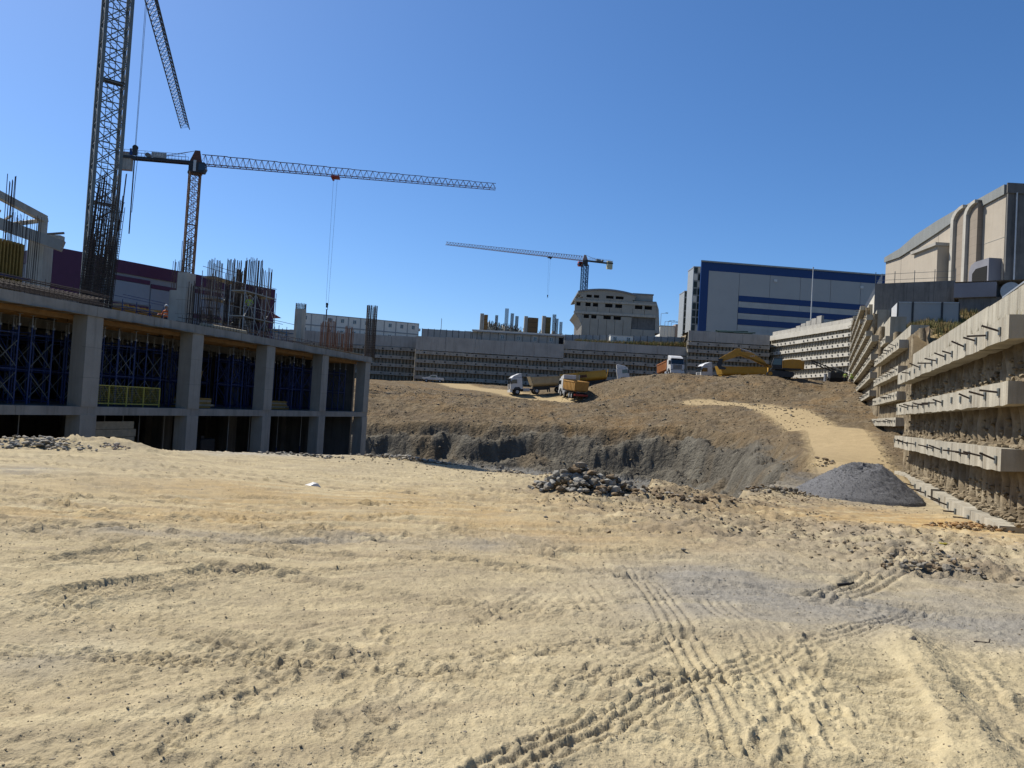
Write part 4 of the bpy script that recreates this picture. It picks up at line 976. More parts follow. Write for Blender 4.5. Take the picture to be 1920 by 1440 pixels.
def crane(label, base, rz_jib, z_base, z_jib, sd, sec, rz_mast, jl, cjl, lr, br, m_mast, m_jib, jw, jh, jsec, flat_top=True, cab_m=None, m_cw=None, ladder=None, group='tower cranes'):
    g = thing('tower_crane', label, 'tower crane', (base[0], base[1], z_base), 0, group)
    me = [lattice_section(sec, sd, lr, br, m_mast, True), lattice_section(sec, sd, lr, br, m_mast, False)]
    n = int(math.ceil((z_jib-z_base-1.6)/sec)); H = z_jib-z_base; z00 = H-1.6-n*sec
    for k in range(n):
        o = inst('mast_section', me[k % 2], g, (0,0,z00+k*sec), rz_mast)
    Rm = Matrix.Rotation(rz_mast, 3, 'Z')
    lad = MB()
    for s in (-.2, .2): lad.bar(Rm @ Vector((s, sd*.25, z00)), Rm @ Vector((s, sd*.25, H-2)), .05 if ladder else .035)
    k = z00
    while k < H-2: lad.bar(Rm @ Vector((-.2, sd*.25, k)), Rm @ Vector((.2, sd*.25, k)), .03); k += .35
    lad.build('ladder', ladder or m_mast, g)
    for k in range(2, n, 3): inst('platform', MB().box(-sd*.45,sd*.45,-sd*.45,sd*.1,0,.06).mesh('platform', C['dk_steel']), g, (0,0,z00+k*sec+.1), rz_mast)
    # slewing ring
    MB().tube((0,0,H-1.7),(0,0,H-1.35),sd*.72,16).build('slewing_ring', C['dk_steel'], g)
    MB().box(-sd*.5,sd*.5,-sd*.5,sd*.5,H-1.35,H).build('turntable', C['dk_steel'], g)
    d = Matrix.Rotation(rz_jib, 3, 'Z')
    def rotobj(o): o.rotation_euler = (0,0,rz_jib); return o
    js = jib_section(jsec, jw, jh, lr*.45, br*.6, m_jib); nj = int(round((jl-1)/jsec))
    for k in range(nj):
        o = inst('jib_section', js, g, d @ Vector((1+k*jsec, 0, 0))+Vector((0,0,H)), rz_jib); f = 1-.45*k/nj; o.scale = (1, 1, f)
    rotobj(MB().prism([(-1.2,0),(1.1,0),(.6,jh*1.35),(-.2,jh*1.35)],'y',-.1,.1).build('apex_frame', m_jib, g)).location = (0,0,H)
    # counter jib with walkway rails and weights
    mb = MB()
    for s in (-.55,.55):
        mb.bar((0,s,.15),(-cjl,s,.15),.3,.4); 
    for k in range(8): x = -cjl*k/8; mb.bar((x,-.55,.15),(x-cjl/8,.55,.15),.1)
    rotobj(mb.build('counter_jib', C['dk_steel'], g)).location = (0,0,H)
    mb = MB()
    for s in (-.7,.7):
        for k in range(10): x = -1.5-(cjl-1.5)*k/10; mb.bar((x,s,.3),(x,s,1.35),.045)
        mb.bar((-1.5,s,1.35),(-cjl,s,1.35),.045); mb.bar((-1.5,s,.85),(-cjl,s,.85),.035)
    mb.bar((-.2,0,jh*1.3),(-cjl*.55,.4,.5),.05); mb.bar((-.2,0,jh*1.3),(-cjl*.55,-.4,.5),.05)
    rotobj(mb.build('counter_jib_rail', m_jib, g)).location = (0,0,H)
    for k in range(5):
        mb = MB().box(-cjl+.1+k*.42,-cjl+.1+k*.42+.4,-.5,.5,-2.0,1.0); rotobj(mb.build('counterweight', m_cw or C['conc'], g)).location = (0,0,H)
    mb = MB().box(-cjl*.55,-cjl*.4,-.5,.5,.35,1.2); mb.tube((-cjl*.62,-.5,.8),(-cjl*.62,.5,.8),.4,10); rotobj(mb.build('hoist_winch', C['grey_steel'], g)).location = (0,0,H)
    cb = MB().prism([(.3,-1.9),(2.0,-1.9),(2.3,-1.2),(2.1,-.15),(.3,-.15)],'y',-sd*.5-1.25,-sd*.5-.05)
    rotobj(cb.build('operator_cab', cab_m or C['white'], g)).location = (0,0,H)
    cb = MB().prism([(1.2,-1.5),(2.12,-1.5),(2.32,-1.2),(2.13,-.4),(1.2,-.4)],'y',-sd*.5-1.27,-sd*.5-.03)
    rotobj(cb.build('cab_glazing', C['glass'], g)).location = (0,0,H)
    return g, H, d
def trolley(g, H, d, x, zt, m, two=True, load=None):
    o = MB().box(-.7,.7,-.7,.7,-.45,-.12).box(-.5,-.2,-.4,.4,-.8,-.45).build('trolley', m, g); o.location = d @ Vector((x,0,0))+Vector((0,0,H)); o.rotation_euler = (0,0,math.atan2(d[1][0], d[0][0]))
    mb = MB(); top = Vector((x,0,H-.5))
    for s in (-.32,.32): mb.tube(d @ Vector((x+s,0,H-.5)), d @ Vector((x+s*.6,0,zt+.6)), .018, 4)
    mb.build('hoist_rope', C['dk_steel'], g)
    hk = MB().tube((0,-.1,.4),(0,.1,.4),.22,12).box(-.16,.16,-.12,.12,-.2,.45)
    for k in range(7):
        t0, t1 = math.pi*(.5-k*.2), math.pi*(.5-(k+1)*.2); hk.bar((.17*math.cos(t0),0,-.4+.17*math.sin(t0)),(.17*math.cos(t1),0,-.4+.17*math.sin(t1)),.07)
    o = hk.build('hook_block', C['dk_steel'], g); o.location = d @ Vector((x,0,0))+Vector((0,0,zt)); return o.location
# 1: big grey-green crane standing in the left building
zj1 = P(346, 240, 99).z; _ja, _jb = G(284, 2, zj1), G(347, 240, zj1); jd = (_jb-_ja).normalized(); jd1 = jd; b1 = _ja+jd*((53-_ja.y)/jd.y)
g1, H1, d1 = crane('tall grey-green tower crane mast cut by the top of the picture at left', (b1.x, b1.y), math.atan2(jd.y, jd.x), MID, zj1, 1.56, 2.85, R(38), (_jb-b1).xy.length, 8, .105, .06, C['grey_steel'], mat('jib_dark_green_grey', (.075,.085,.085), .6, .2, 2), 1.05, 1.2, 4.35)
lp = trolley(g1, H1, d1, (64-53)/jd1.y, P(243, 285, 64).z-MID, C['dk_steel'])
o = MB().tube((0,0,0),(-.0,0,-6.4),.05,6).build('hoist_chain', C['dk_steel'], g1); o.location = lp - Vector((0,0,.5))
o = MB().tube((.25,0,0),(.1,0,-4.6),.022,5).build('tag_line', C['dk_steel'], g1); o.location = lp - Vector((0,0,.5))
# 2: orange mast crane behind the roof works
b2 = P(353, 500, 130); t2 = P(931, 356, 134.5); zj2 = P(385, 309, 130).z; jd = Vector((t2.x-P(366,309,130).x, t2.y-130, 0)); 
org = mat('orange_mast', (.30,.16,.075), .6, .3, 1.5); redj = mat('dusty_red_jib', (.20,.085,.06), .6, .25, 1.5)
g2, H2, d2 = crane('orange masted tower crane with a long level red-grey jib over the pit', (b2.x, b2.y), math.atan2(jd.y, jd.x), MID-4, zj2, 1.65, 3.0, R(30), jd.length, 12.6, .13, .08, org, redj, 1.2, 1.75, 4.2, cab_m=C['dk_steel'], ladder=C['orange'])
trolley(g2, H2, d2, (P(630,330,132).x-b2.x), P(618, 574, 131.5).z-(MID-4), C['red'])
o = MB().bar((0,0,0),(0,0,-1.9),.16).build('hook_pole', C['dk_steel'], g2); hb = [c for c in g2.children if c.name.startswith('hook_block')][0]; o.location = hb.location-Vector((0,0,.5))
def plate(g, H, d, x0, x1, z0, z1, y, m, name='sign_plate'):
    o = MB().box(x0,x1,y-.03,y+.03,z0,z1).build(name, m, g); o.location = (0,0,H); o.rotation_euler = (0,0,math.atan2(d[1][0], d[0][0])); return o
rzj = math.atan2(d2[1][0], d2[0][0])
pl = plate(g2, H2, d2, -10.6, -9.4, .45, 1.55, -.8, C['navy'])
tm = text('sign_mark', 'V', 1.05, C['white'], g2, d2 @ Vector((-10.0,-.845,0))+Vector((0,0,H2+1.0)), (R(90),0,rzj)); 
pl = plate(g2, H2, d2, -7.0, -4.6, .35, 1.25, -.8, C['grey_panel'])
text('sign_text', 'SARE', .75, C['white'], g2, d2 @ Vector((-5.8,-.845,0))+Vector((0,0,H2+.8)), (R(90),0,rzj))
pl = plate(g2, H2, d2, .35, .8, -1.75, .1, -2.15, C['white'])
# 3: far blue crane beyond the grey hall
b3 = P(1094, 550, 285); zj3 = P(1090, 489, 285).z; t3 = P(833, 459, 270); c3 = P(1096, 489, 285); jd = Vector((t3.x-c3.x, t3.y-c3.y, 0))
g3, H3, d3 = crane('distant blue masted tower crane above the grey concrete hall', (b3.x, b3.y), math.atan2(jd.y, jd.x), 17.5, zj3, 1.9, 3.2, R(20), jd.length, 11, .17, .11, C['blue_lt'], mat('pale_red_jib', (.42,.30,.27), .6, .2, 1), 1.3, 1.7, 4.0, cab_m=C['red'], m_cw=mat('cream_counterweight', (.62,.60,.42), .7, .1, 1))
trolley(g3, H3, d3, 14, P(1071, 560, 283).z-17.5, C['dk_steel'])
tag(MB().bar(P(1146,484,285)+Vector((0,0,0)), P(1147,478,285), .12).build('pennant', C['dk_steel']), 'tiny dark pennant above the distant crane counterweight', 'flag') if False else None
# ------------------------------------------------------------------ buildings above the pit
def face(px0, py0, Y0, px1, py1, Y1):
    a = P(px0, py0, Y0); b = P(px1, py1, Y1); d = Vector((b.x-a.x, b.y-a.y, 0)); return a, d.length, math.atan2(d.y, d.x)
# white two storey site cabins
a, L, rz = face(560, 600, 194, 786, 606, 205); zc = 16.75
n = 10; mod = L/n; cab_m = C['cream']; names = ['leftmost','next to the leftmost','third from the left','left of the crane hook','under the crane hook','just right of the hook','left of the round rebar cage','behind the round rebar cage','second from the right end','rightmost']
wf = MB().box(0,.85,-.05,.02,0,1.05).mesh('window', C['white']); wg = MB().box(.08,.38,-.07,-.051,.08,.97).box(.47,.77,-.07,-.051,.08,.97).mesh('pane', C['glass'])
for lev in (0, 1):
    for k in range(n):
        p = a + Matrix.Rotation(rz, 3, 'Z') @ Vector((k*mod, 0, 0)); g = thing('site_cabin', '%s row cream site cabin, %s' % ('upper' if lev else 'lower', names[k]), 'cabin', (p.x, p.y, zc+lev*2.95), rz, 'two storey site cabins above the back wall')
        MB().box(.04,mod-.04,0,5.6,.1,2.75).build('wall', cab_m, g); MB().box(0,mod,-.06,5.7,2.75,2.93).build('roof', C['grey_panel'], g); MB().box(0,mod,-.05,5.6,0,.1).build('floor_frame', C['grey_panel'], g)
        for x in (0, mod-.12): MB().box(x,x+.12,-.05,.1,.1,2.75).build('corner_post', C['grey_panel'], g)
        if k not in (1, 6): w_ = inst('window', wf, g, (mod*.5-.4, 0, 1.15)); inst('pane', wg, w_)
        if lev == 1 and k == n-1: MB().box(mod,mod+.7,1,1.8,1.0,1.7).build('air_unit', C['white'], g)
# metal fence along the top of the back wall
def fence(label, p0, p1, h, nb, m, post=C['dk_steel']):
    d = p1-p0; rz = math.atan2(d.y, d.x); L = Vector((d.x,d.y,0)).length; g = thing('sheet_fence', label, 'fence', p0, rz, 'site fences above the pit')
    for k in range(nb):
        z = d.z*k/nb; MB().box(L*k/nb+.05,L*(k+1)/nb-.05,0,.05,z+.05,z+h+.04*math.sin(k*3)).build('fence_panel', m, g); MB().box(L*k/nb-.05,L*k/nb+.05,-.06,.1,z,z+h+.15).build('fence_post', post, g)
    return g
fm = mat('grey_sheet_fence', (.44,.45,.44), .6, .15, .4, dirt=(.3,.31,.3), dirt_amt=.5, streak=True)
pl = P(790, 640, 184); pr_ = P(905, 645, 184); fence('grey sheet fence between the cabins and the long site office', Vector((pl.x,pl.y,17.0)), Vector((pr_.x,pr_.y,17.0)), 2.3, 10, fm)
pl = P(1060, 640, 188); pr_ = P(1290, 645, 188); fence('grey sheet fence below the concrete hall', Vector((pl.x,pl.y,17.9)), Vector((pr_.x,pr_.y,19.0)), 2.4, 18, fm)
# long low site office
a, L, rz = face(903, 640, 183.5, 1056, 645, 183.5); g = thing('site_office', 'long low grey site office under a flat white roof edge', 'cabin', (a.x, a.y, 16.9), rz)
MB().box(0,L,0,5,0,2.6).build('wall', mat('office_grey', (.46,.45,.41), .7, .12, .4), g); MB().box(-2.4,L+.3,-.5,5.4,2.6,2.85).build('roof', C['cream'], g); MB().box(-2.4,L+.3,-.52,-.5,2.35,2.6).build('fascia', C['grey_panel'], g)
for k in range(11): MB().box(k*L/10-.05,k*L/10+.05,-.04,0,0,2.35).build('panel_joint', C['dk_steel'], g)
for k in (2,4,6,8): w_ = inst('window', wf, g, (L*k/10+.6,0,.9)); inst('pane', wg, w_)
MB().box(L-1.1,L-.1,-.05,0,0,2.1).build('door', C['void'], g); MB().box(-2.3,-2.2,0,.1,0,2.35).build('canopy_post', C['dk_steel'], g)
# unfinished block with formed columns behind the office
a, L, rz = face(905, 620, 225, 1065, 628, 228); z0 = 16.9; g = thing('unfinished_block', 'far unfinished block with rebar columns and brown column forms', 'building', (a.x, a.y, z0), rz)
zz = lambda py, px: P(px, py, 226).z-z0
MB().box(0,L,0,12,0,zz(622,980)).build('floor', C['conc'], g)
for k in range(26):
    x = L*(.08+.9*k/26); h = zz(604,980)*(1-.35*k/26)*random.uniform(.8,1.05); MB().box(x,x+.5,4+random.uniform(0,5),5+random.uniform(0,5),0,h).build('column', C['conc'], g)
mb = MB()
for k in range(520): x = random.uniform(.06,.98)*L; y = random.uniform(-.5,9); h = zz(600,980); mb.tube((x,y,zz(624,980)),(x+random.uniform(-1.2,1.2),y,h*random.uniform(.7,1.0)*(1-.3*x/L)),.09,4)
mb.build('prop_forest', C['grey_steel'], g, kind='stuff')
for px, top, wid in ((946,578,.9),(957,587,.8),(966,592,.8),(1037,588,.9),(1043,596,.7),(1051,602,.7),(928,591,.7),(1018,592,.9)):
    x = (P(px,620,226).x-a.x); h = zz(top,px); mb = MB(); tm = MB()
    for i in range(10): mb.tube((x+wid*(i % 5)/4,(i//5)*.7,h*.4),(x+wid*(i % 5)/4,(i//5)*.7,h),.045,4)
    mb.build('column_rebar', C['rebar'], g); MB().box(x-.05,x+wid+.05,0,.8,0,h*.62).build('column', C['conc_lt'], g)
for px0, px1, top, m_ in ((906,913,591,C['timber']),(989,1008,595,mat('form_dark_brown', (.22,.14,.07), .8, .25, 3)),(1023,1032,594,mat('form_brown', (.19,.14,.05), .8, .25, 3))):
    x0 = P(px0,620,226).x-a.x; x1_ = P(px1,620,226).x-a.x; h = zz(top,px0); 
    for j in range(8): MB().box(x0,x1_,-1.2,-1.1,h*j/8+.05,h*(j+1)/8-.05).build('form_board', m_, g)
    MB().box(x0+.05,x1_-.05,-1.09,.3,0,h-.1).build('form_core', C['dk_steel'], g); MB().box(x0-1.1,x0-.05,-.8,.2,0,h+.3).build('column', C['conc_lt'], g)
# grey concrete hall with a barrel roof
a, L, rz = face(1076, 600, 240, 1229, 606, 240); zb = 17.0; g = thing('concrete_hall', 'raw grey concrete hall with barrel roof and rows of empty window openings', 'building', (a.x, a.y, zb), rz)
hp = mat('hall_panel', (.47,.44,.375), .9, .12, .4, .1, 6, dirt=(.34,.315,.265), dirt_amt=.4)
U = lambda px: (px-1076)/(1229-1076)*L
Zh = lambda py, px=1150: P(px, py, 240).z-zb
zr = [Zh(y) for y in (618, 607, 602, 592, 584, 577, 571, 562)]
# crop fractions measured per storey: sill/lintel heights
st = [(Zh(593), Zh(599.5)), (Zh(570), Zh(577)), (Zh(555), Zh(560.5))]
ope = [[(1094,1104),(1108,1118),(1131,1145),(1150,1164)], [(1079,1087),(1096,1106),(1110,1120),(1133,1147),(1152,1165),(1189,1203),(1207,1221)], [(1097,1107),(1111,1121),(1134,1148),(1152,1167)]]
lev = [Zh(620), Zh(586), Zh(567), Zh(551)]
zs = sorted({0, *[q for s in st for q in s], Zh(549)})
def strip(z0, z1, opens, x0, x1, nm='wall_panel'):
    xs_ = [x0]; 
    for o0, o1 in opens: xs_ += [U(o0), U(o1)]
    xs_.append(x1)
    for i in range(0, len(xs_), 2):
        if xs_[i+1]-xs_[i] > .1: MB().box(xs_[i], xs_[i+1], 0, .5, z0, z1).build(nm, hp, g)
    for o0, o1 in opens: MB().box(U(o0), U(o1), .45, .5, z0, z1).build('window_void', C['void'], g); MB().box(U(o0)-.1, U(o1)+.1, -.06, .0, z0-.15, z0).build('sill', C['conc_lt'], g)
xl, xr = U(1076), U(1229)
b_ = st
strip(b_[0][1] if b_[0][1] < b_[0][0] else b_[0][0], max(b_[0]), ope[0], U(1091), U(1184))
strip(min(b_[1]), max(b_[1]), ope[1], xl, xr); strip(min(b_[2]), max(b_[2]), ope[2], U(1086), U(1188))
def pan(x0, x1, z0, z1, n):
    for k in range(n): MB().box(x0+(x1-x0)*k/n+.05, x0+(x1-x0)*(k+1)/n-.05, 0, .5, z0, z1).build('wall_panel', hp, g)
pan(U(1091), U(1184), 0, min(b_[0]), 6); pan(U(1184), xr, 0, Zh(615), 2); MB().box(U(1184),U(1222),.8,1.2,Zh(615),Zh(592)).build('recess_wall', C['conc'], g)
pan(U(1184), xr, Zh(592), max(b_[0])+.3, 2) if max(b_[0])+.3 > Zh(592) else None
pan(xl, xr, max(b_[0])+.3, min(b_[1]), 7); MB().box(xl-.2,xr+.2,-.25,-.002,max(b_[0])+.25,max(b_[0])+1.0).build('string_course', C['conc_lt'], g)
pan(xl, xr, max(b_[1]), min(b_[2])-.3, 7); MB().box(xl-.2,xr+.2,-.25,-.002,max(b_[1])+.15,max(b_[1])+.75).build('string_course', C['conc_lt'], g)
MB().box(U(1090),U(1184),0,.5,min(b_[2])-.3,min(b_[2])).build('wall_panel', hp, g)
arc = [(U(1081), max(b_[2])-.9)]+[(U(1081)+(U(1190)-U(1081))*t, max(b_[2])+.0+(Zh(545.5)-max(b_[2]))*math.sin(math.pi*(.08+.87*t))**.8) for t in [i/14 for i in range(15)]]+[(U(1190), max(b_[2])-.9)]
arcw = [(x, z) for x, z in arc if z >= max(b_[2])-.001]; arcw = [(arcw[0][0], max(b_[2]))]+arcw+[(arcw[-1][0], max(b_[2]))]
MB().prism(arcw, 'y', .02, .5).build('gable_wall', hp, g)
rf = MB(); top_ = arc[1:-1]
for i in range(len(top_)-1):
    (x0, z0), (x1_, z1_) = top_[i], top_[i+1]; rf.add([(x0,-.4,z0),(x1_,-.4,z1_),(x1_,30,z1_),(x0,30,z0),(x0,-.4,z0+.5),(x1_,-.4,z1_+.5),(x1_,30,z1_+.5),(x0,30,z0+.5)], [(0,1,2,3),(7,6,5,4),(0,4,5,1),(3,2,6,7),(1,5,6,2),(0,3,7,4)])
rf.build('barrel_roof', mat('blue_grey_roof', (.26,.28,.31), .6, .1, .4), g)
MB().box(U(1187),U(1224),2,14,min(b_[2])-.3,Zh(548)).build('roof_block', hp, g); MB().box(U(1185),U(1225),1.8,14.2,Zh(548),Zh(545.5)).build('block_coping', mat('blue_grey_roof', (.26,.28,.31)), g)
MB().box(U(1082),U(1086),0,.5,min(b_[2])-.3,Zh(561)).build('wall_panel', hp, g)
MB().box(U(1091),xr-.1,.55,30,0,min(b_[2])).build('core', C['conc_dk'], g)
MB().prism([(xl,max(b_[0])+.3),(U(1091),max(b_[0])+.3),(U(1091),Zh(612)),(U(1084),max(b_[0])-1)],'y',.1,20).build('soffit_bracket', C['conc'], g)
MB().prism([(xr,Zh(620)),(xr+1.6,Zh(620)),(xr+.9,Zh(575)),(xr,Zh(560))],'y',.5,28).build('end_wall', C['conc'], g)
MB().box(xl-1,xr+2,-.6,-.1,-1.5,.4).build('plinth_wall', C['conc_lt'], g)
# small cabin on the grass
a, L, rz = face(1145, 630, 184, 1187, 632, 184); g = thing('site_cabin', 'small pale cabin with two windows on the grass below the concrete hall', 'cabin', (a.x, a.y, 18.3), rz)
MB().box(0,L,0,3,0,2.1).build('wall', C['cream'], g); MB().box(-.1,L+.1,-.1,3.1,2.1,2.25).build('roof', C['grey_panel'], g)
for k in (.12,.72): w_ = inst('window', wf, g, (L*k,0,.7)); inst('pane', wg, w_)
# street lamps beyond
for k, (px, top, lab) in enumerate(((1238,588,'tallest, beside the hall end wall'),(1246,603,'left of the small group'),(1252,603,'middle of the small group'),(1258,605,'nearest the glass tower'))):
    p = P(px, 620, 300); zt = P(px, top, 300).z; g = thing('street_lamp', 'thin distant street lamp, %s' % lab, 'street lamp', (p.x, p.y, 18), 0, 'distant street lamps')
    MB().tube((0,0,0),(0,0,zt-18),.16,6,.09).build('pole', C['galv'], g); MB().bar((0,0,zt-18),(2.3,0,zt-17.6),.12).build('arm', C['galv'], g); MB().box(1.7,2.7,-.2,.2,zt-17.75,zt-17.5).build('lamp_head', C['grey_steel'], g)
a = P(1238, 618, 310); g = thing('far_building', 'low pale building in the gap between hall and glass tower', 'building', (a.x,a.y,17), 0); MB().box(0,9,0,10,0,P(1250,612,310).z-17).build('wall', C['cream'], g); MB().box(6,10,-.5,9,0,P(1250,607,310).z-17).build('block', mat('dusty_pink_wall', (.42,.33,.28), .8, .1, .4), g); MB().box(-.2,10.2,-.2,10,P(1250,612,310).z-17,P(1250,612,310).z-16.7).build('roof', C['grey_panel'], g)
# blue and grey hall
a, L, rz = face(1312, 560, 240, 1668, 575, 246); zb = 21.0; Zb = lambda py, px=1320: P(px, py, 240).z-zb
g = thing('blue_grey_hall', 'large grey clad hall framed and striped in navy blue', 'building', (a.x, a.y, zb), rz); ztp = Zb(491); U = lambda px: (px-1312)/356*L
gm = mat('hall_grey_cladding', (.50,.51,.50), .55, .04, .3); gb = mat('louvred_grey', (.56,.56,.53), .6, .12, .3, board=((0,0,1), .5, .06))
MB().prism([(.1,.6),(L,.6),(L+26,60),(22,60)],'z',0,ztp-.2).build('body', C['grey_panel'], g)
MB().box(0,L+1,-.05,.6,ztp-2.6,ztp).build('top_band', C['navy'], g); MB().box(0,2.5,-.05,.6,0,ztp-2.6).build('corner_band', C['navy'], g); MB().prism([(-.3,-.4),(L+1,-.4),(L+27,60),(22,60)],'z',ztp,ztp+.45).build('roof_coping', C['grey_panel'], g)
for k in range(6):
    x0 = 2.55+(k)*(L-2.5)/6; x1_ = 2.5+(k+1)*(L-2.5)/6-.06; MB().box(x0,x1_,0,.6,Zb(549) if k else 0,ztp-2.62).build('cladding_panel', gm, g)
xs0 = 2.5+(L-2.5)/6+.05; yb = [549,560,571,582,593,604,622]
for j in range(6):
    z1_, z0_ = Zb(yb[j]), Zb(yb[j+1]); mm = C['navy'] if j % 2 == 0 else gb
    for k in range(5): MB().box(xs0+(L-xs0)*k/5+(.0 if j % 2 == 0 else .04),xs0+(L-xs0)*(k+1)/5,-.06 if j % 2 == 0 else .02,.6,max(z0_,0)+.02,z1_-.02).build('navy_stripe' if j % 2 == 0 else 'louvre_panel', mm, g)
# lamp-less roof floodlights on the cladding
for px in (1447, 1610): MB().box(U(px),U(px)+1.0,-.3,0,ztp-4.6,ztp-3.8).build('floodlight', C['white'], g)
# glazed stair towers at its left
gl = mat('greenish_glazing', (.035,.055,.055), .3, .4, .4, spec=.25)
for px0, px1, top, Y, lab in ((1297,1313,499,243,'taller'),(1282,1296,545,262,'lower')):
    a, L, rz = face(px0, 580, Y, px1, 580, Y); g = thing('glass_tower', '%s narrow glazed stair tower at the left end of the blue hall' % lab, 'building', (a.x,a.y,17.5), rz); H = P(px0,top,Y).z-17.5
    MB().box(0,L,0,8,0,H-.3).build('core', C['grey_panel'], g); nz = int(H/2.2)
    for k in range(nz):
        for j in range(2):
            z0_ = H*k/nz; MB().box(L*j/2+.15,L*(j+1)/2-.1,-.08,-.005,z0_+.25,z0_+H/nz-.2).build('pane', gl if random.random() > .28 else C['cream'], g)
    for j in range(3): MB().box(L*j/2-.1,L*j/2+.1,-.15,0,0,H).build('mullion', C['galv'], g)
    MB().box(-.1,L+.1,-.2,8.1,H-.3,H).build('roof_cap', C['galv'], g)
# beige hall on the right with an arched roof edge
a = P(1886, 450, 90); xw = a.x; far_y = 119.5; p_ = P(1661, 510, far_y); 
rzb = math.atan2(far_y-90, p_.x-xw); LB = math.hypot(far_y-90, p_.x-xw)
g = thing('beige_hall', 'big beige concrete hall with curved grey roof edge and tall ribbed shafts', 'building', (xw, 90, 0), rzb)
bm_ = mat('beige_concrete', (.56,.49,.39), .9, .08, .5, .15, 8, dirt=(.47,.40,.31), dirt_amt=.5, streak=True); fas = mat('roof_fascia', (.30,.31,.29), .6, .08, .5, board=((math.cos(rzb), math.sin(rzb), 0), .8, .05))
# local x runs away from camera, local y to the left (pit side), so the visible face is y=+
def zat(px, py):
    """height where the picture point meets the wall plane"""
    r_ = ray(px, py); n_ = Vector((-math.sin(rzb), math.cos(rzb), 0)); t = (Vector((xw,90,0))-EYE).dot(n_)/r_.dot(n_); q = EYE+r_*t
    return ((q-Vector((xw,90,0))).dot(Vector((math.cos(rzb), math.sin(rzb), 0))), q.z)
edge = [zat(*q) for q in ((1887,346),(1840,372),(1800,391),(1760,414),(1720,440),(1690,466),(1661,483))]
under = [zat(*q) for q in ((1887,364),(1840,389),(1800,409),(1760,437),(1720,463),(1690,482),(1661,492))]
rf = MB()
for i in range(len(edge)-1):
    (x0,t0),(x1_,t1) = edge[i], edge[i+1]; u0, u1 = under[i][1], under[i+1][1]
    rf.add([(x0,.25,u0),(x1_,.25,u1),(x1_,.25,t1),(x0,.25,t0),(x0,-55,u0),(x1_,-55,u1),(x1_,-55,t1),(x0,-55,t0)], [(0,1,2,3),(7,6,5,4),(3,2,6,7),(0,4,5,1),(0,3,7,4),(1,5,6,2)])
rf.build('roof_edge', fas, g)
zb0 = 16.0; nx = 5
for k in range(len(under)-1):
    (x0,t0),(x1_,t1) = under[k], under[k+1]; x0 += .03; x1_ -= .03
    if x1_ > x0: MB().prism([(x0,zb0),(x1_,zb0),(x1_,t1-.02),(x0,t0-.02)],'y',-.6,0).build('wall_panel', bm_, g)
MB().box(.4,LB-.3,-54,-.65,zb0,min(e[1] for e in under)-.5).build('core', C['conc'], g); MB().box(-.25,.0,-54,.1,zb0-4,under[0][1]-.05).build('end_wall', C['conc_dk'], g); MB().box(-.45,-.26,-54,.3,under[0][1]-.03,edge[0][1]).build('end_fascia', C['conc_dk'], g)  # end wall and fascia in dark concrete: their shaded side is put into colour
MB().tube((-.5,-.8,zb0),(-.5,-.8,under[0][1]),.09,6).build('drain_pipe', C['white'], g)
for z in (19.6, 22.6, 25.2): MB().box(.2,LB*.55,.002,.03,z,z+.05).build('wall_joint', C['conc'], g)
# ribbed shafts with rounded heads
for px0, px1, topy in ((1794,1816,398),(1818,1839,388)):
    x0 = zat(px1, 520)[0]; x1_ = zat(px0, 520)[0]; zt = zat(px0, topy)[1]; sh = []
    prof = [(x0,zb0),(x1_,zb0),(x1_,zt-1.6)]+[(x1_-(x1_-x0)*(1-math.cos(t))*1.0, zt-1.6+1.6*math.sin(t)) for t in (.3,.6,.9,1.2,1.5)]+[(x0,zt)]
    MB().prism(prof,'y',.03,.7).build('shaft_body', mat('shaft_brown_concrete', (.37,.31,.245), .9, .1, .5, board=((0,0,1), 1.05, .06)), g)
    prof2 = [(x1_-.55,zb0),(x1_+.02,zb0),(x1_+.02,zt-1.5)]+[(x1_+.02-(x1_-x0)*(1-math.cos(t)), zt-1.5+1.6*math.sin(t)) for t in (.3,.6,.9,1.2,1.5)]+[(x0,zt+.1),(x0,zt-.3)]+[(x1_-.5-(x1_-x0-.5)*(1-math.cos(t)), zt-1.9+1.6*math.sin(t)) for t in (1.5,1.2,.9,.6,.3)]
    MB().prism(prof2,'y',.02,1.1).build('shaft_rib', C['conc_lt'], g)
x0, x1_ = zat(1787,520)[0], zat(1742,520)[0]; zt = zat(1787,463)[1]; MB().box(x0,x1_,.02,2.2,zb0,zt).build('porch_block', bm_, g); MB().box(x0-.2,x1_+.3,.02,2.6,zt,zt+.4).build('porch_roof', C['conc'], g)
x0, x1_ = zat(1876,540)[0], zat(1838,540)[0]; zt = zat(1860,490)[1]; MB().prism([(x0,zb0),(x1_,zb0),(x1_,zt-1),(x1_-.4,zt-.3),(x1_-1.2,zt),(x0,zt)],'y',.02,1.5).build('arched_duct', mat('blue_grey_concrete', (.27,.27,.30), .9, .12, .5), g); MB().prism([(x0+.3,zb0),(x1_-.8,zb0),(x1_-.8,zt-1.4),(x1_-1.5,zt-.9),(x0+.3,zt-.9)],'y',1.4,1.55).build('duct_mouth', C['void'], g)
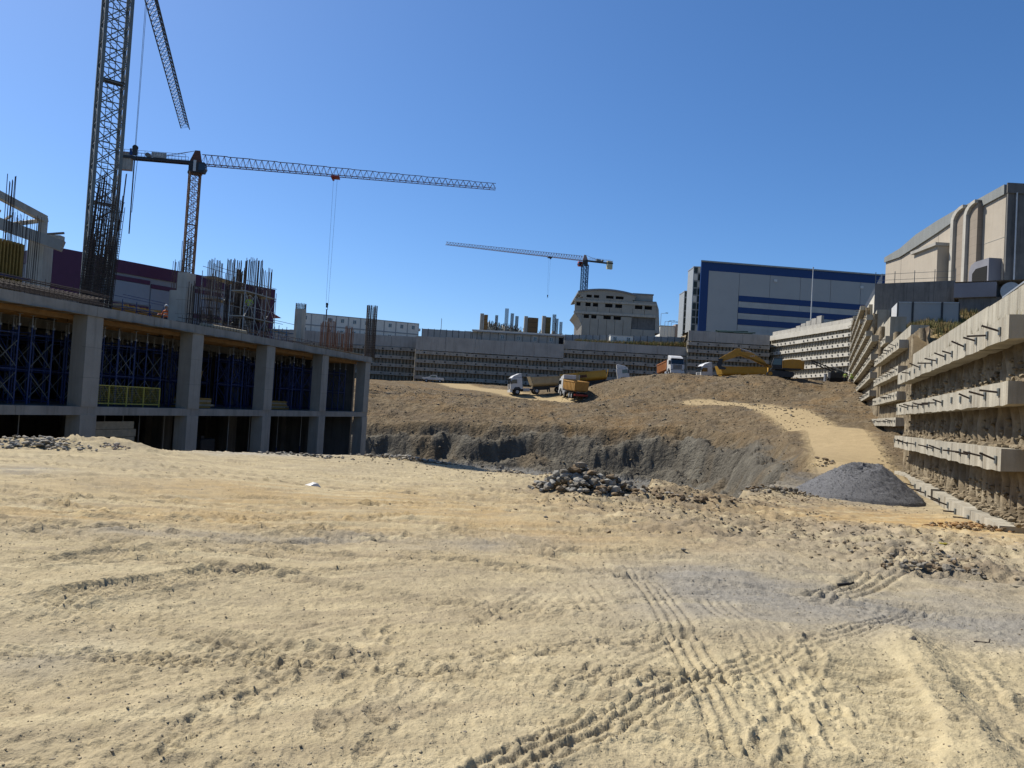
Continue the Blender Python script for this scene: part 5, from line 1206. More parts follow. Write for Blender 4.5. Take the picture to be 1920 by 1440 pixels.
# dark stained terrace wall in front, with railing
a = P(1640, 545, 95); b = P(1790, 548, 90); d = Vector((b.x-a.x,b.y-a.y,0)); g = thing('terrace_wall', 'dark stained concrete terrace wall with thin railing before the beige hall', 'retaining wall', (a.x,a.y,0), math.atan2(d.y,d.x)); L = d.length; zt = P(1640,532,95).z
for k in range(4): MB().box(L*k/4+.01,L*(k+1)/4-.01,0,.5,9,zt).build('wall_panel', C['conc_dk'], g)
for k in range(5): MB().bar((L*k/4,.3,zt),(L*k/4,.3,zt+1.5),.07).build('rail_post', C['grey_steel'], g)
for z in (.45, 1.2): MB().bar((0,.3,zt+z),(L,.3,zt+z),.04).build('rail', C['grey_steel'], g)
MB().box(L+.02,L+4.2,-1,.4,zt-2.2,zt-.5).build('ledge_block', mat('blue_grey_concrete', (.27,.27,.30)), g); MB().box(L+.5,L+11,-.6,3,8,zt-2.2).build('lower_block', C['conc_dk'], g)
MB().quad((0,.5,zt-.1),(L+12,.5,zt-.1),(L+12,30,zt-.1),(0,30,zt-.1)).build('terrace_floor', C['conc'], g)
mb = MB(); mb.tube((L+5.6,-1.5,zt-1.7),(L+5.6,-.4,zt-1.7),1.0,16); mb.build('round_duct', C['galv'], g)
# grey site containers on the bank
a = P(1682, 590, 84); b = P(1799, 597, 82); d = Vector((b.x-a.x,b.y-a.y,0)); L = d.length; rz = math.atan2(d.y,d.x); zt = P(1682,566,84).z
for k in range(3):
    x0 = (0, L*.25, L*.72)[k]; x1_ = (L*.25, L*.72, L)[k]; p = a+Matrix.Rotation(rz,3,'Z') @ Vector((x0,0,0)); g = thing('site_container', '%s grey panelled site container on the grassy bank' % ('left white ended','middle long','right')[k], 'container', (p.x,p.y,zt-2.9), rz, 'grey containers on the bank')
    MB().box(.08,x1_-x0-.08,0,4.5,.1,2.8).build('panel', C['grey_panel'], g); MB().box(0,.1,-.06,4.5,0,2.9).build('frame_post', C['dk_steel'], g); MB().box(x1_-x0-.1,x1_-x0,-.06,4.5,0,2.9).build('frame_post', C['dk_steel'], g); MB().box(.1,x1_-x0-.1,-.06,4.5,2.8,2.92).build('roof', C['galv'], g)
    if k == 0: MB().box(-.05,-.002,0,4.4,.1,2.8).build('end_panel', C['white'], g)
# metal handrail on the near wall top
g = thing('handrail', 'galvanised stair handrail above the near right wall parapet', 'handrail', A.p0, A.rz)
for k in range(8):
    x = LA*.69+k*1.6; zt_ = 6.72+.04*k; MB().bar((x,1.5,6.1),(x,1.5,zt_),.05).build('baluster', C['galv'], g)
    if k:
        MB().bar((x-1.6,1.5,zt_-.04),(x,1.5,zt_),.06).build('top_rail', C['galv'], g); MB().bar((x-1.6,1.5,6.3),(x,1.5,zt_-.08),.035).build('diagonal_rail', C['galv'], g)
# flagpole, pipes, concrete blocks above the pale corner wall
p = P(1520, 606, 178); g = thing('flagpole', 'bare white flagpole in front of the blue striped hall', 'pole', (p.x,p.y,22), 0); h = P(1523.5,503,178).z-22; MB().tube((0,0,0),(0,0,h),.16,8,.09).build('pole', C['white'], g); MB().tube((0,0,h),(0,0,h+.25),.16,8).build('finial', C['galv'], g); MB().box(-.4,.4,-.4,.4,0,.4).build('footing', C['conc_lt'], g)
for k in range(8):
    v = W.w(W.L*(.03+.065*k), 2.5, 0); g = tag(MB().box(0,1.9,0,.6,0,.9+.22*k).build('concrete_block', C['conc']), 'plain concrete block of the stepped row above the corner wall, %s' % ('lowest, leftmost','second lowest','third lowest','lower middle','upper middle','third highest','second highest','highest, rightmost')[k], 'concrete block', 'stepped concrete blocks'); g.location = (v.x, v.y, 22.2+.12*k); g.rotation_euler = (0,0,W.rz)
g = thing('pipe_stack', 'tangled heap of dark green pipes on top of the back wall', 'pipes', P(1325,620,183)+Vector((0,0,0)), 0); g.location.z = 22.0
for k in range(26): x = random.uniform(0,8.5); o = MB().tube((0,0,0),(random.uniform(2.5,4),random.uniform(-.5,.5),random.uniform(-.25,.25)),.16,8).build('pipe', mat('dark_green_pipe', (.06,.10,.085), .5, .3, 2), g); o.location = (x,random.uniform(0,2),.25+random.uniform(0,.9))
# thin mast on the wall
p = P(826, 634, 182); tag(MB().tube((p.x,p.y,17),(p.x,p.y,P(827,597,182).z),.07,6).build('thin_mast', C['galv']), 'thin bare mast above the long back wall', 'mast')
# ------------------------------------------------------------------ lorries
tyre_me = MB(); tyre_me.tube((0,-.16,0),(0,.16,0),.52,20); tyre_me = tyre_me.mesh('tyre', C['black'])
rim_me = MB(); rim_me.tube((0,-.175,0),(0,.175,0),.29,14); rim_me.tube((0,-.2,0),(0,.2,0),.11,8); rim_me = rim_me.mesh('rim', C['galv'])
def wheel(g, x, y, s=1.0):
    o = inst('wheel', tyre_me, g, (x, y, .52*s)); o.scale = (s,1,s); inst('rim', rim_me, o); return o
def cab(g, col=None, visor=True):
    col = col or C['white']
    MB().prism([(-1.0,.95),(1.12,.95),(1.22,1.15),(1.2,1.95),(1.02,3.0),(-1.0,3.05)],'y',-1.22,1.22).build('cab', col, g, bevel=.06)
    MB().prism([(-.98,3.06),(.98,3.01),(.55,3.4),(-.55,3.78),(-.98,3.8)],'y',-1.12,1.12).build('roof_deflector', col, g, bevel=.08)
    MB().prism([(1.215,2.02),(1.235,2.02),(1.07,2.9),(1.05,2.9)],'y',-1.1,1.1).build('windscreen', C['glass'], g)
    for s in (-1, 1):
        MB().prism([(-.05,2.05),(.98,2.05),(.86,2.75),(-.05,2.75)],'y',s*1.222,s*1.245).build('side_window', C['glass'], g)
        MB().box(1.0,1.16,s*1.28-.07,s*1.28+.07,1.95,2.6).build('mirror', C['dk_steel'], g)
        MB().box(1.15,1.30,s*.95-.2,s*.95+.2,.78,1.0).build('headlight', C['glass'], g)
        MB().prism([(-.66,.95),(-.6,1.2),(-.35,1.38),(.35,1.38),(.6,1.2),(.66,.95)],'y',s*1.0,s*1.235).build('wheel_arch', C['dk_steel'], g)
        MB().box(-1.02,-.96,s*1.22,s*1.235,1.0,3.0).build('cab_edge', C['grey_panel'], g)
    for z in (1.15,1.36,1.57,1.78): MB().box(1.2,1.235,-.8,.8,z,z+.13).build('grille_bar', C['dk_steel'], g)
    MB().box(.9,1.32,-1.22,1.22,.45,.95).build('bumper', col, g, bevel=.04)
    MB().box(1.02,1.28,-1.1,1.1,2.92,3.02).build('sun_visor', C['dk_steel'], g) if visor else None
def tub(g, x0, x1, m, z0=1.15, z1=3.0, w_=1.22, half=True, gate=None, text_m=None):
    prof = [(-w_, z1)]+[(-w_*math.cos(t)*1.0, z0+.62-(.62)*math.sin(t)) for t in [i*math.pi/8 for i in range(9)]]+[(w_, z1)] if half else [(-w_,z1),(-w_*.96,z0+.2),(-w_*.7,z0),(w_*.7,z0),(w_*.96,z0+.2),(w_,z1)]
    inn = [(y*.95, max(z+.06, z0+.07) if z < z1 else z1) for y, z in prof][::-1]
    poly = prof+inn; mb = MB(); n = len(poly); dx = .55
    vs_ = [(x0+(0 if z < z0+.9 else -dx*.0), y, z) for y, z in poly]+[(x1, y, z) for y, z in poly]
    m_ = len(prof); fs = []
    for i in range(m_-1): fs.append((i, i+1, n+i+1, n+i)); j = m_+i; fs.append((j, j+1, n+j+1, n+j))
    for e in (0, n):
        for i in range(m_-1): fs.append((e+i, e+i+1, e+n-2-i, e+n-1-i))
    fs.append((0, n-1, 2*n-1, n)); fs.append((m_-1, m_, n+m_, n+m_-1))
    mb.add(vs_, fs); o = mb.build('tipper_tub', m, g)
    for s in (-1, 1): MB().box(x0-.02,x1+.02,s*w_-.09,s*w_+.09,z1-.14,z1+.02).build('top_rail', m, g)
    MB().prism([(x1-.05,z0+.25),(x1+.1,z0+.35),(x1+.55,z1+.15),(x1+.4,z1+.15)],'y',-w_,w_).build('front_board', m, g)
    MB().prism([(x0,z0+.2),(x0-.06,z0+.2),(x0-.35,z1),(x0-.25,z1)],'y',-w_*.98,w_*.98).build('tailgate', gate or m, g)
    if not half:
        k = x0+.5
        while k < x1:
            for s in (-1, 1): MB().box(k,k+.1,s*w_*.98-.03,s*w_*.98+.08*s+.0,z0+.25,z1-.15).build('side_rib', m, g)
            k += .75
        for y in (-.95,-.3,.3,.95): MB().prism([(x0-.08,z0+.25),(x0-.14,z0+.25),(x0-.40,z1-.05),(x0-.34,z1-.05)],'y',y-.06,y+.06).build('gate_rib', m, g)
    MB().box(x0+.1,x1-.1,-1.0,1.0,z0+.18,z0+.65).build('load', soil_mat, g) if not half else None
def lorry(label, px, Y, py, heading, tub_m, kind='semi', gate=None, zoff=0.0, sand=False):
    x, y = XY(px, Y, py); g = thing('tipper_truck', label, 'truck', (x, y, ground_z(x, y)+zoff), heading, 'tipper trucks on the pit plateau')
    Lw = 9.0 if kind == 'semi' else 5.2; ch, sh = math.cos(heading), math.sin(heading); zf = ground_z(x, y); zr = ground_z(x-ch*Lw, y-sh*Lw); g.rotation_euler = (0, -math.atan2(zf-zr, Lw), heading)
    cab(g); wheel(g, 0, 1.05); wheel(g, 0, -1.05)
    MB().box(-6.2 if kind == 'semi' else -7.4,1.0,-.42,.42,.62,.95).build('chassis', C['dk_steel'], g)
    for s in (-1, 1): MB().box(-2.3,-1.1,s*1.0-.28,s*1.0+.28,.5,1.05).build('fuel_tank', C['galv'], g, bevel=.08)
    if kind == 'semi':
        wheel(g, -3.6, 1.05); wheel(g, -3.6, -1.05)
        tub(g, -11.6, -3.0, tub_m, 1.25, 3.0, 1.24, True, gate)
        for x_ in (-8.0,-9.3,-10.6):
            for s in (-1, 1): wheel(g, x_, s*1.05)
        MB().box(-11.4,-3.2,-.5,.5,.95,1.28).build('trailer_frame', C['dk_steel'], g)
        for s in (-1, 1): MB().box(-11.3,-7.1,s*1.24-.2,s*1.24+.02,1.14,1.22).build('mudguard', C['galv'], g); MB().box(-6.2,-6.0,s*.7-.08,s*.7+.08,.2,1.0).build('landing_leg', C['dk_steel'], g)
        MB().box(-11.75,-11.6,-1.2,1.2,.55,.75).build('rear_bumper', C['dk_steel'], g)
    else:
        for x_ in (-1.9,-4.6,-5.95):
            for s in (-1, 1): wheel(g, x_, s*1.02)
        tub(g, -7.2, -1.5, tub_m, 1.25, 2.95, 1.24, False, gate)
        MB().box(-7.5,-7.3,-1.2,1.2,.55,.85).build('rear_bumper', C['red'], g); 
        for s in (-1, 1): MB().box(-7.56,-7.5,s*.95-.2,s*.95+.2,.62,.8).build('tail_light', C['red'], g); MB().box(-6.7,-6.62,s*1.0-.35,s*1.0+.35,.15,1.0).build('mud_flap', C['black'], g)
    return g
lorry('white cabbed semi trailer truck with empty tan tipper tub facing left', 968, 139, 735, math.pi-R(-12)+R(0), C['tan_tub'], 'semi', C['dk_steel'])
lorry('dump truck seen from behind with amber tailgate beside the tan semi', 1063, 134, 740, R(104), C['amber_tub'], 'rigid')
t3 = lorry('yellow tub semi truck facing right, half hidden behind the spoil mound', 1170, 143, 705, R(-6), C['yellow_tub'], 'semi', C['dk_steel'])
MB().box(-7.8,-6.6,-1.285,-1.26,2.0,2.5).build('faded_lettering', C['rust'], t3)
lorry('white fronted dump truck with orange body, facing the camera on the mound', 1266, 134, 705, R(-85), C['orange_tub'], 'rigid')
lorry('yellow tub semi truck facing left below the digger boom', 1322, 141, 705, math.pi+R(8), C['yellow_tub'], 'semi')
# pickup
x, y = XY(812, 172, 716); g = thing('pickup_truck', 'small white pickup parked below the back wall', 'pickup', (x, y, ground_z(x, y)), math.pi+R(4))
MB().prism([(-2.4,.55),(2.3,.55),(2.4,.8),(2.3,1.0),(.95,1.08),(.45,1.62),(-.75,1.65),(-.95,1.08),(-2.4,1.05)],'y',-.85,.85).build('body', C['white'], g, bevel=.06)
for s in (-1, 1): MB().prism([(-.68,1.12),(.75,1.12),(.4,1.53),(-.6,1.55)],'y',s*.851,s*.87).build('side_window', C['glass'], g)
MB().prism([(.86,1.12),(.9,1.12),(.5,1.58),(.46,1.58)],'y',-.75,.75).build('windscreen', C['glass'], g); MB().box(-2.3,-1.05,-.7,.7,1.0,1.06).build('load_bed', C['dk_steel'], g); MB().box(2.38,2.46,-.85,.85,.5,.75).build('bumper', C['dk_steel'], g)
for x_ in (-1.5,1.5):
    for s in (-1, 1): wheel(g, x_, s*.75, .68)
# ------------------------------------------------------------------ excavator
x, y = XY(1462, 124, 712); zx = ground_z(x, y)-.05
g = thing('excavator', 'yellow tracked excavator with raised boom reaching left over the trucks', 'excavator', (x, y, zx), math.pi-R(14))
def trackshape(y0, y1): return MB().prism([(-2.0,.25),(-1.75,.02),(1.75,.02),(2.0,.25),(2.05,.6),(1.8,.92),(-1.8,.92),(-2.05,.6)],'y',y0,y1)
for s in (-1, 1): trackshape(s*1.15-.3, s*1.15+.3).build('track', C['dk_steel'], g); MB().tube((1.6,s*1.15-.32,.47),(1.6,s*1.15+.32,.47),.33,14).build('sprocket', C['dig'], g)
MB().box(-1.3,1.3,-.9,.9,.45,1.05).build('undercarriage', C['dk_steel'], g); MB().tube((0,0,1.05),(0,0,1.25),.8,16).build('slew_ring', C['dk_steel'], g)
MB().box(-3.0,1.4,-1.35,1.35,1.25,1.45).build('deck', C['dk_steel'], g); MB().prism([(-3.3,1.46),(-1.9,1.46),(-.3,1.46),(-.3,2.75),(-1.6,2.95),(-2.9,2.9),(-3.3,2.6)],'y',-1.35,1.35).build('engine_house', C['dig'], g, bevel=.08); MB().box(-3.5,-3.31,-1.3,1.3,1.46,2.6).build('counterweight', C['dig'], g, bevel=.06)
MB().prism([(-.2,1.46),(1.3,1.46),(1.45,2.0),(1.15,3.05),(-.2,3.1)],'y',.4,1.35).build('operator_cab', C['dk_steel'], g, bevel=.05); MB().prism([(-.05,1.95),(1.3,1.95),(1.1,2.9),(-.05,2.95)],'y',1.352,1.37).build('cab_window', C['glass'], g); MB().prism([(-.05,1.95),(1.3,1.95),(1.1,2.9),(-.05,2.95)],'y',.38,.399).build('cab_window', C['glass'], g)
bo = MB().prism([(.7,1.5),(1.7,1.5),(2.5,2.55),(4.4,3.75),(6.5,4.0),(6.95,3.75),(6.8,3.35),(4.7,2.75),(3.0,1.95)],'y',-.3,.3).build('boom', C['dig'], g, bevel=.03)
text('boom_mark', 'CAT', .42, C['white'], g, (4.4,.315,3.25), (R(90),0,math.pi)); text('boom_mark', 'CAT', .42, C['white'], g, (4.4,-.315,3.25), (R(90),R(-20),0))
MB().prism([(6.2,4.4),(7.0,4.35),(9.6,2.7),(9.7,2.2),(9.2,2.15),(6.3,3.3)],'y',-.22,.22).build('arm', C['dig'], g, bevel=.03)
MB().prism([(9.0,2.6),(9.6,2.6),(10.0,1.6),(9.5,.9),(8.6,.9),(8.4,1.15),(9.2,1.4)],'y',-.65,.65).build('bucket', C['dk_steel'], g)
for a, b in (((1.6,.0,1.6),(3.6,.0,2.75)),((4.6,.0,3.95),(6.4,.0,4.4))): MB().tube(a,b,.1,8).build('ram', C['galv'], g)
# ------------------------------------------------------------------ drill rig at the far corner
x, y = XY(1568, 127, 722); zx = ground_z(x, y)-.05; g = thing('drill_rig', 'dark crawler drill rig with tilted lattice mast at the corner wall', 'drill rig', (x, y, zx), R(172))
for s in (-1, 1): MB().prism([(-1.4,.2),(-1.2,.02),(1.2,.02),(1.4,.2),(1.4,.5),(1.2,.68),(-1.2,.68),(-1.4,.5)],'y',s*.8-.22,s*.8+.22).build('track', C['black'], g)
MB().box(-1.5,1.2,-.9,.9,.7,1.7).build('engine_housing', C['dk_steel'], g, bevel=.06); mb = MB(); a = Vector((-1.6,0,1.2)); b = Vector((4.2,0,3.3))
for s, q in ((-.22,-.2),(.22,-.2),(.22,.25),(-.22,.25)): mb.bar(a+Vector((0,s,q)), b+Vector((0,s,q)), .1)
for k in range(9):
    p0 = a.lerp(b, k/9); p1 = a.lerp(b, (k+1)/9); mb.bar(p0+Vector((0,.22,-.2)), p1+Vector((0,.22,.25)), .06); mb.bar(p0+Vector((0,-.22,-.2)), p1+Vector((0,-.22,.25)), .06)
mb.build('drill_mast', C['dk_steel'], g); MB().box(-.7,.0,-.3,.3,1.3,2.2).build('drill_head', C['grey_steel'], g); MB().tube((-1.2,.5,1.7),(.9,.5,2.6),.12,8).build('support_ram', C['galv'], g)
mb = MB()
for k in range(7): mb.tube((-1+random.uniform(-.6,.6),random.uniform(-.6,.6),1.7),(-.5+random.uniform(-.6,.6),random.uniform(-.6,.6),2.4+random.uniform(0,.4)),.05,6)
mb.build('hose_bundle', C['black'], g, kind='stuff')
tag(MB().tube((0,0,0),(0,0,1.2),.25,10).tube((0,0,1.2),(0,0,1.3),.28,10).build('drum', C['galv']), 'pale upright drum left of the drill rig', 'drum'); d_ = bpy.data.objects['drum']; xx, yq = XY(1547, 126, 722); d_.location = (xx, yq, ground_z(xx, yq)-.05)
# ------------------------------------------------------------------ people
def person(label, loc, rz, vest, helmet, pose='stand', grp=None):
    g = thing('person', label, 'person', loc, rz, grp)
    J = {'pel':(0,0,.96),'bel':(0,.01,1.12),'che':(0,.02,1.34),'nec':(0,.01,1.5),'hd0':(0,.03,1.58),'hd1':(0,.04,1.68),'hd2':(0,.02,1.78)}
    rad = {'pel':.15,'bel':.14,'che':.165,'nec':.06,'hd0':.075,'hd1':.098,'hd2':.06}; E_ = [('pel','bel'),('bel','che'),('che','nec'),('nec','hd0'),('hd0','hd1'),('hd1','hd2')]
    for s, n in ((-1,'L'),(1,'R')):
        fw_ = .16*s if pose == 'walk' else .03*s; arm = .28 if pose in ('work','bend') else .05
        pts = [('hip',(s*.1,0,.92),.105),('kne',(s*.12,.04+fw_*.5,.5),.07),('ank',(s*.13,fw_*.6-.02,.1),.048),('toe',(s*.15,.13+fw_*.6,.05),.042)]
        prev = 'pel'
        for nm, p, r_ in pts: J[nm+n] = p; rad[nm+n] = r_; E_.append((prev, nm+n)); prev = nm+n
        pts = [('sho',(s*.21,.01,1.42),.065),('elb',(s*.28,.02+arm*.3,1.15),.05),('wri',(s*.27,.1+arm,.98+arm*.6),.036),('pal',(s*.265,.13+arm*1.15,.93+arm*.6),.036)]
        prev = 'che'
        for nm, p, r_ in pts: J[nm+n] = p; rad[nm+n] = r_; E_.append((prev, nm+n)); prev = nm+n
        px_, py_, pz_ = J['pal'+n]
        for f in range(4):
            a1 = 'f%d%s' % (f, n); J[a1] = (px_+(f-1.5)*.02, py_+.04, pz_-.045); rad[a1] = .009; E_.append(('pal'+n, a1)); a2 = a1+'t'; J[a2] = (px_+(f-1.5)*.021, py_+.045, pz_-.085-(.01 if f in (1,2) else 0)); rad[a2] = .008; E_.append((a1, a2))
        J['th'+n] = (px_-s*.045, py_+.02, pz_-.02); rad['th'+n] = .01; E_.append(('pal'+n, 'th'+n))
    if pose == 'bend':
        for k in J:
            if k[:3] in ('bel','che','nec','hd0','hd1','hd2','sho','elb','wri','pal') or k[0] in 'ft' and not k.startswith('toe'):
                v = Vector(J[k])-Vector((0,0,.98)); v = Matrix.Rotation(R(-38), 3, 'X') @ v; J[k] = tuple(v+Vector((0,0,.98)))
    ks = list(J); me = bpy.data.meshes.new('body'); me.from_pydata([J[k] for k in ks], [(ks.index(a), ks.index(b)) for a, b in E_], [])
    o = bpy.data.objects.new('body', me); COL.objects.link(o); o.modifiers.new('skin', 'SKIN').use_smooth_shade = True; o.modifiers.new('sub', 'SUBSURF').levels = 1; o.modifiers['sub'].render_levels = 1
    for i, k in enumerate(ks):
        me.skin_vertices[0].data[i].radius = (rad[k], rad[k]*(.72 if k in ('pel','bel','che') else 1)); me.skin_vertices[0].data[i].use_root = (k == 'pel')
    dg = bpy.context.evaluated_depsgraph_get(); dg.update(); ev = bpy.data.meshes.new_from_object(o.evaluated_get(dg)); bpy.data.objects.remove(o)
    ev.materials.clear()
    for m_ in (C['skin'], C['trouser'], vest): ev.materials.append(m_)
    ztop_ = 1.0
    for pl_ in ev.polygons:
        c = pl_.center; arm_ = abs(c.x) > .2
        pl_.material_index = 1 if c.z < .97 and not (arm_ and c.z > .8) else (2 if c.z < 1.47 and not (arm_ and c.z < 1.12) else 0)
        if pose == 'bend': pl_.material_index = 1 if c.z < .95 and c.y < .3 else (0 if c.y > .42 else 2)
    body = bpy.data.objects.new('body', ev); COL.objects.link(body); body.parent = g
    hp_ = Vector(J['hd2']); nd = Vector((0,0,1)) if pose != 'bend' else (Matrix.Rotation(R(-38),3,'X') @ Vector((0,0,1)))
    hm = MB(); prev = None
    for k, (rr_, zz_) in enumerate(((.135,-.06),(.13,-.02),(.115,.05),(.07,.1),(.0,.115))):
        pass
    hm.tube(hp_-nd*.06, hp_-nd*.04, .15, 12); hm.tube(hp_-nd*.05, hp_+nd*.03, .125, 12, .105, False); hm.tube(hp_+nd*.03, hp_+nd*.085, .105, 12, .04)
    hm.build('helmet', helmet, g, True)
    c_ = Vector(J['hd1'])
    fr = Vector((0,1,0)) if pose != 'bend' else (Matrix.Rotation(R(-38),3,'X') @ Vector((0,1,0)))
    MB().tube(c_+fr*.085, c_+fr*.125, .02, 6, .008).build('nose', C['skin'], g)
    for s in (-1, 1): MB().box(-.014,.014,-.006,.006,-.008,.008).build('eye', C['void'], g).location = c_+fr*.092+Vector((s*.036,0,.025)); MB().tube(c_+Vector((s*.09,0,.0)), c_+Vector((s*.105,0,.02)), .025, 6).build('ear', C['skin'], g)
    MB().box(-.03,.03,-.005,.005,-.005,.005).build('mouth', C['rust'], g).location = c_+fr*.088+Vector((0,0,-.05))
    for z in (1.08, 1.26): 
        if pose != 'bend': MB().tube((0,.012,z),(0,.012,z+.045),.19,14,caps=False).build('reflective_band', C['galv'], g).scale = (1,.72,1)
    return g
p = at_roof(311, 597, 52); person('worker in orange vest and white helmet at the roof edge', (p.x, p.y, RT-.05), R(160), C['vest_o'], C['white'], 'work')
pv = SC2.matrix_world @ Vector((0,0,0)); v = SC2.location+Matrix.Rotation(RZB,3,'Z') @ Vector((1.6,.6,2.17)); person('worker in lime vest and white helmet standing on the roof scaffold', v, R(200), C['vest_y'], C['white'], 'work')
for px, py, Y, ps, lab in ((1584,727,124,'stand','left worker in lime vest beside the drill rig'),(1597,731,122,'bend','right worker in lime vest stooping beside the drill rig')):
    x, y = XY(px, Y, py); person(lab, (x, y, ground_z(x, y)-.03), R(140), C['vest_y'], C['white'] if ps == 'stand' else C['vest_y'], ps, 'workers beside the drill rig')
# ------------------------------------------------------------------ heaps, rubble and litter
gc = hit_fore(1618, 938); gY = 31.0; gx, gy = XY(1615, gY, 930); nR = 46; nA = 90; vs_ = []; fs = []; base = []
ang = np.linspace(0, 2*np.pi, nA, endpoint=False); rad_ = np.linspace(0, 1, nR)
AA, RA = np.meshgrid(ang, rad_); RX = 2.45*(1+.08*np.sin(AA*2+1)+.05*np.sin(AA*5)); hx = gx+RA*RX*np.cos(AA); hy = gy+RA*2.1*np.sin(AA)
hz = gz_many(hx.ravel(), hy.ravel()).reshape(hx.shape)
prof = np.clip(1.22-1.3*np.clip(RA-.22, 0, None)**.92, 0, None)*np.clip(1-RA**6, 0, 1); top = 1.22*np.clip((1-RA)/.70, 0, 1)**.9
bz = float(hz[-1].mean()); wb = np.clip((RA-.2)/.5, 0, 1); HZ = hz*wb+bz*(1-wb)+top*(1+.12*np.sin(AA+.6))+fbm(hx, hy, 1.2, 4, 5)*.10*(1-RA)+fbm(hx, hy, 5, 3, 6)*.03+RNG.normal(0,.012,hx.shape)-.06*(RA > .96)
gm_ = mat('crushed_gravel', (.215,.215,.22), .9, .5, 26, 1.0, 40)
idx = np.arange(nR*nA).reshape(nR, nA)
fs = [(idx[i,j], idx[i,(j+1) % nA], idx[i+1,(j+1) % nA], idx[i+1,j]) for i in range(nR-1) for j in range(nA)]
gp_ = MB(); gp_.add(np.stack([hx-gx, hy-gy, HZ-bz], -1).reshape(-1, 3).tolist(), fs); gh = thing('gravel_heap', 'flat topped heap of blue-grey gravel against the near right wall', 'gravel', (gx, gy, bz)); gp_.build('heap', gm_, gh, True)
mb = MB(); rd = random.Random(3)
for _ in range(4200):
    i = rd.randrange(3, nR-1); j = rd.randrange(nA); add_rock(mb, (hx[i,j]-gx+rd.uniform(-.05,.05), hy[i,j]-gy+rd.uniform(-.05,.05), HZ[i,j]-bz+.005), rd.uniform(.008,.02), rd)
mb.build('gravel_stones', gm_, gh, kind='stuff')
def heap(name, label, px, py, n, rx, ry, hmax, r0, r1, mats, seed, Y=None):
    rd = random.Random(seed); c = hit_fore(px, py) if Y is None else Vector((*XY(px, Y, py), 0)); z0 = ground_z(c.x, c.y); g = thing(name, label, 'rubble', (c.x, c.y, z0), 0, 'rubble heaps at the pit edge')
    me = []
    for k in range(14):
        mb = MB(); add_rock(mb, (0,0,0), 1.0, rd, .75); me.append(mb.mesh('stone', mats[k % len(mats)]))
    xs_, ys_, rs = [], [], []
    for k in range(n):
        q = rd.random()**.6; t = rd.uniform(0, 6.283); xs_.append(q*math.cos(t)*rx); ys_.append(q*math.sin(t)*ry); rs.append(rd.uniform(r0, r1)*(1.2-.5*q))
    gz2 = gz_many(np.array(xs_)+c.x, np.array(ys_)+c.y)
    for k in range(n):
        q = math.hypot(xs_[k]/rx, ys_[k]/ry); o = inst('stone', rd.choice(me), g, (xs_[k], ys_[k], gz2[k]-z0+hmax*(1-q*q)*rd.uniform(.25,1.0)+rs[k]*.2), rd.uniform(0,6.28)); s_ = rs[k]; o.scale = (s_, s_*rd.uniform(.7,1.2), s_*rd.uniform(.6,1)); o.rotation_euler.x = rd.uniform(-.5,.5)
    return g
brown = mat('brown_clod', (.24,.175,.105), .95, .35, 3, .6, 15); conc_r = mat('broken_concrete', (.40,.38,.33), .9, .25, 3, .5, 15)
heap('rubble_heap', 'dark heap of broken concrete at the pit edge in the picture centre', 1094, 932, 290, 1.45, .9, .6, .06, .2, [C['rock'], conc_r, C['rock'], brown], 1)
heap('rubble_heap', 'small grey broken rubble left of the dark central heap', 985, 893, 50, 1.2, .45, .12, .04, .13, [C['rock'], conc_r], 2)
heap('rubble_heap', 'pale rubble heap at the left pit edge before the building', 85, 846, 150, 1.5, .7, .2, .03, .10, [C['stone'], C['stone'], conc_r], 3)
heap('rubble_heap', 'tiny pinkish rubble heap before the board infill', 215, 848, 34, .5, .35, .14, .03, .09, [C['stone'], mat('pinkish_stone', (.42,.33,.28), .9, .2, 3)], 4)
heap('rubble_heap', 'broad low rubble strip at the pit edge right of the building', 765, 866, 150, 2.1, .6, .12, .03, .12, [C['stone'], brown, conc_r, C['rock']], 5)
heap('rubble_heap', 'brown clods thrown along the pit edge right of the central heap', 1240, 946, 120, 2.0, .6, .12, .03, .12, [brown, brown, C['stone']], 6)
heap('rubble_heap', 'dark grey rocks left of the gravel heap', 1455, 932, 130, 1.9, 1.0, .2, .04, .13, [C['rock'], C['rock'], brown], 7)
heap('rubble_heap', 'orange clods along the foot of the near right wall', 1815, 990, 90, 1.3, .8, .16, .03, .12, [mat('orange_clod', (.40,.235,.10), .95, .3, 3, .6, 15), brown], 8)
heap('rubble_heap', 'churned dark clods in the tracked ground at right', 1745, 1078, 60, .75, .4, .08, .03, .09, [brown, C['rock']], 9)
heap('rubble_heap', 'grey gravel strip spilled at the building foot', 560, 855, 70, 2.4, .35, .05, .04, .1, [conc_r, C['rock']], 10)
heap('rubble_heap', 'dark boulders spilling from the ramp edge behind the gravel heap', 1500, 868, 80, 1.6, 3.0, .3, .06, .22, [C['rock'], brown], 12, Y=44)
def single(name, label, cat, px, py, mb, m, rz=0, dz=.0):
    c = hit_fore(px, py); o = mb.build(name, m); o.location = (c.x, c.y, ground_z(c.x, c.y)+dz); o.rotation_euler = (0,0,rz); return tag(o, label, cat)
rd = random.Random(9)
def rag(n, r, h, seed):
    rd = random.Random(seed); mb = MB(); vs_ = [(0,0,h)]; 
    for k in range(n): t = 6.283*k/n; q = r*rd.uniform(.6,1.2); vs_.append((q*math.cos(t), q*.7*math.sin(t), h*rd.uniform(.3,.9)))
    for k in range(n): t = 6.283*k/n; q = r*rd.uniform(1.0,1.4); vs_.append((q*math.cos(t), q*.7*math.sin(t), .0))
    return mb.add(vs_, [(0,1+k,1+(k+1) % n) for k in range(n)]+[(1+k,1+n+k,1+n+(k+1) % n,1+(k+1) % n) for k in range(n)])
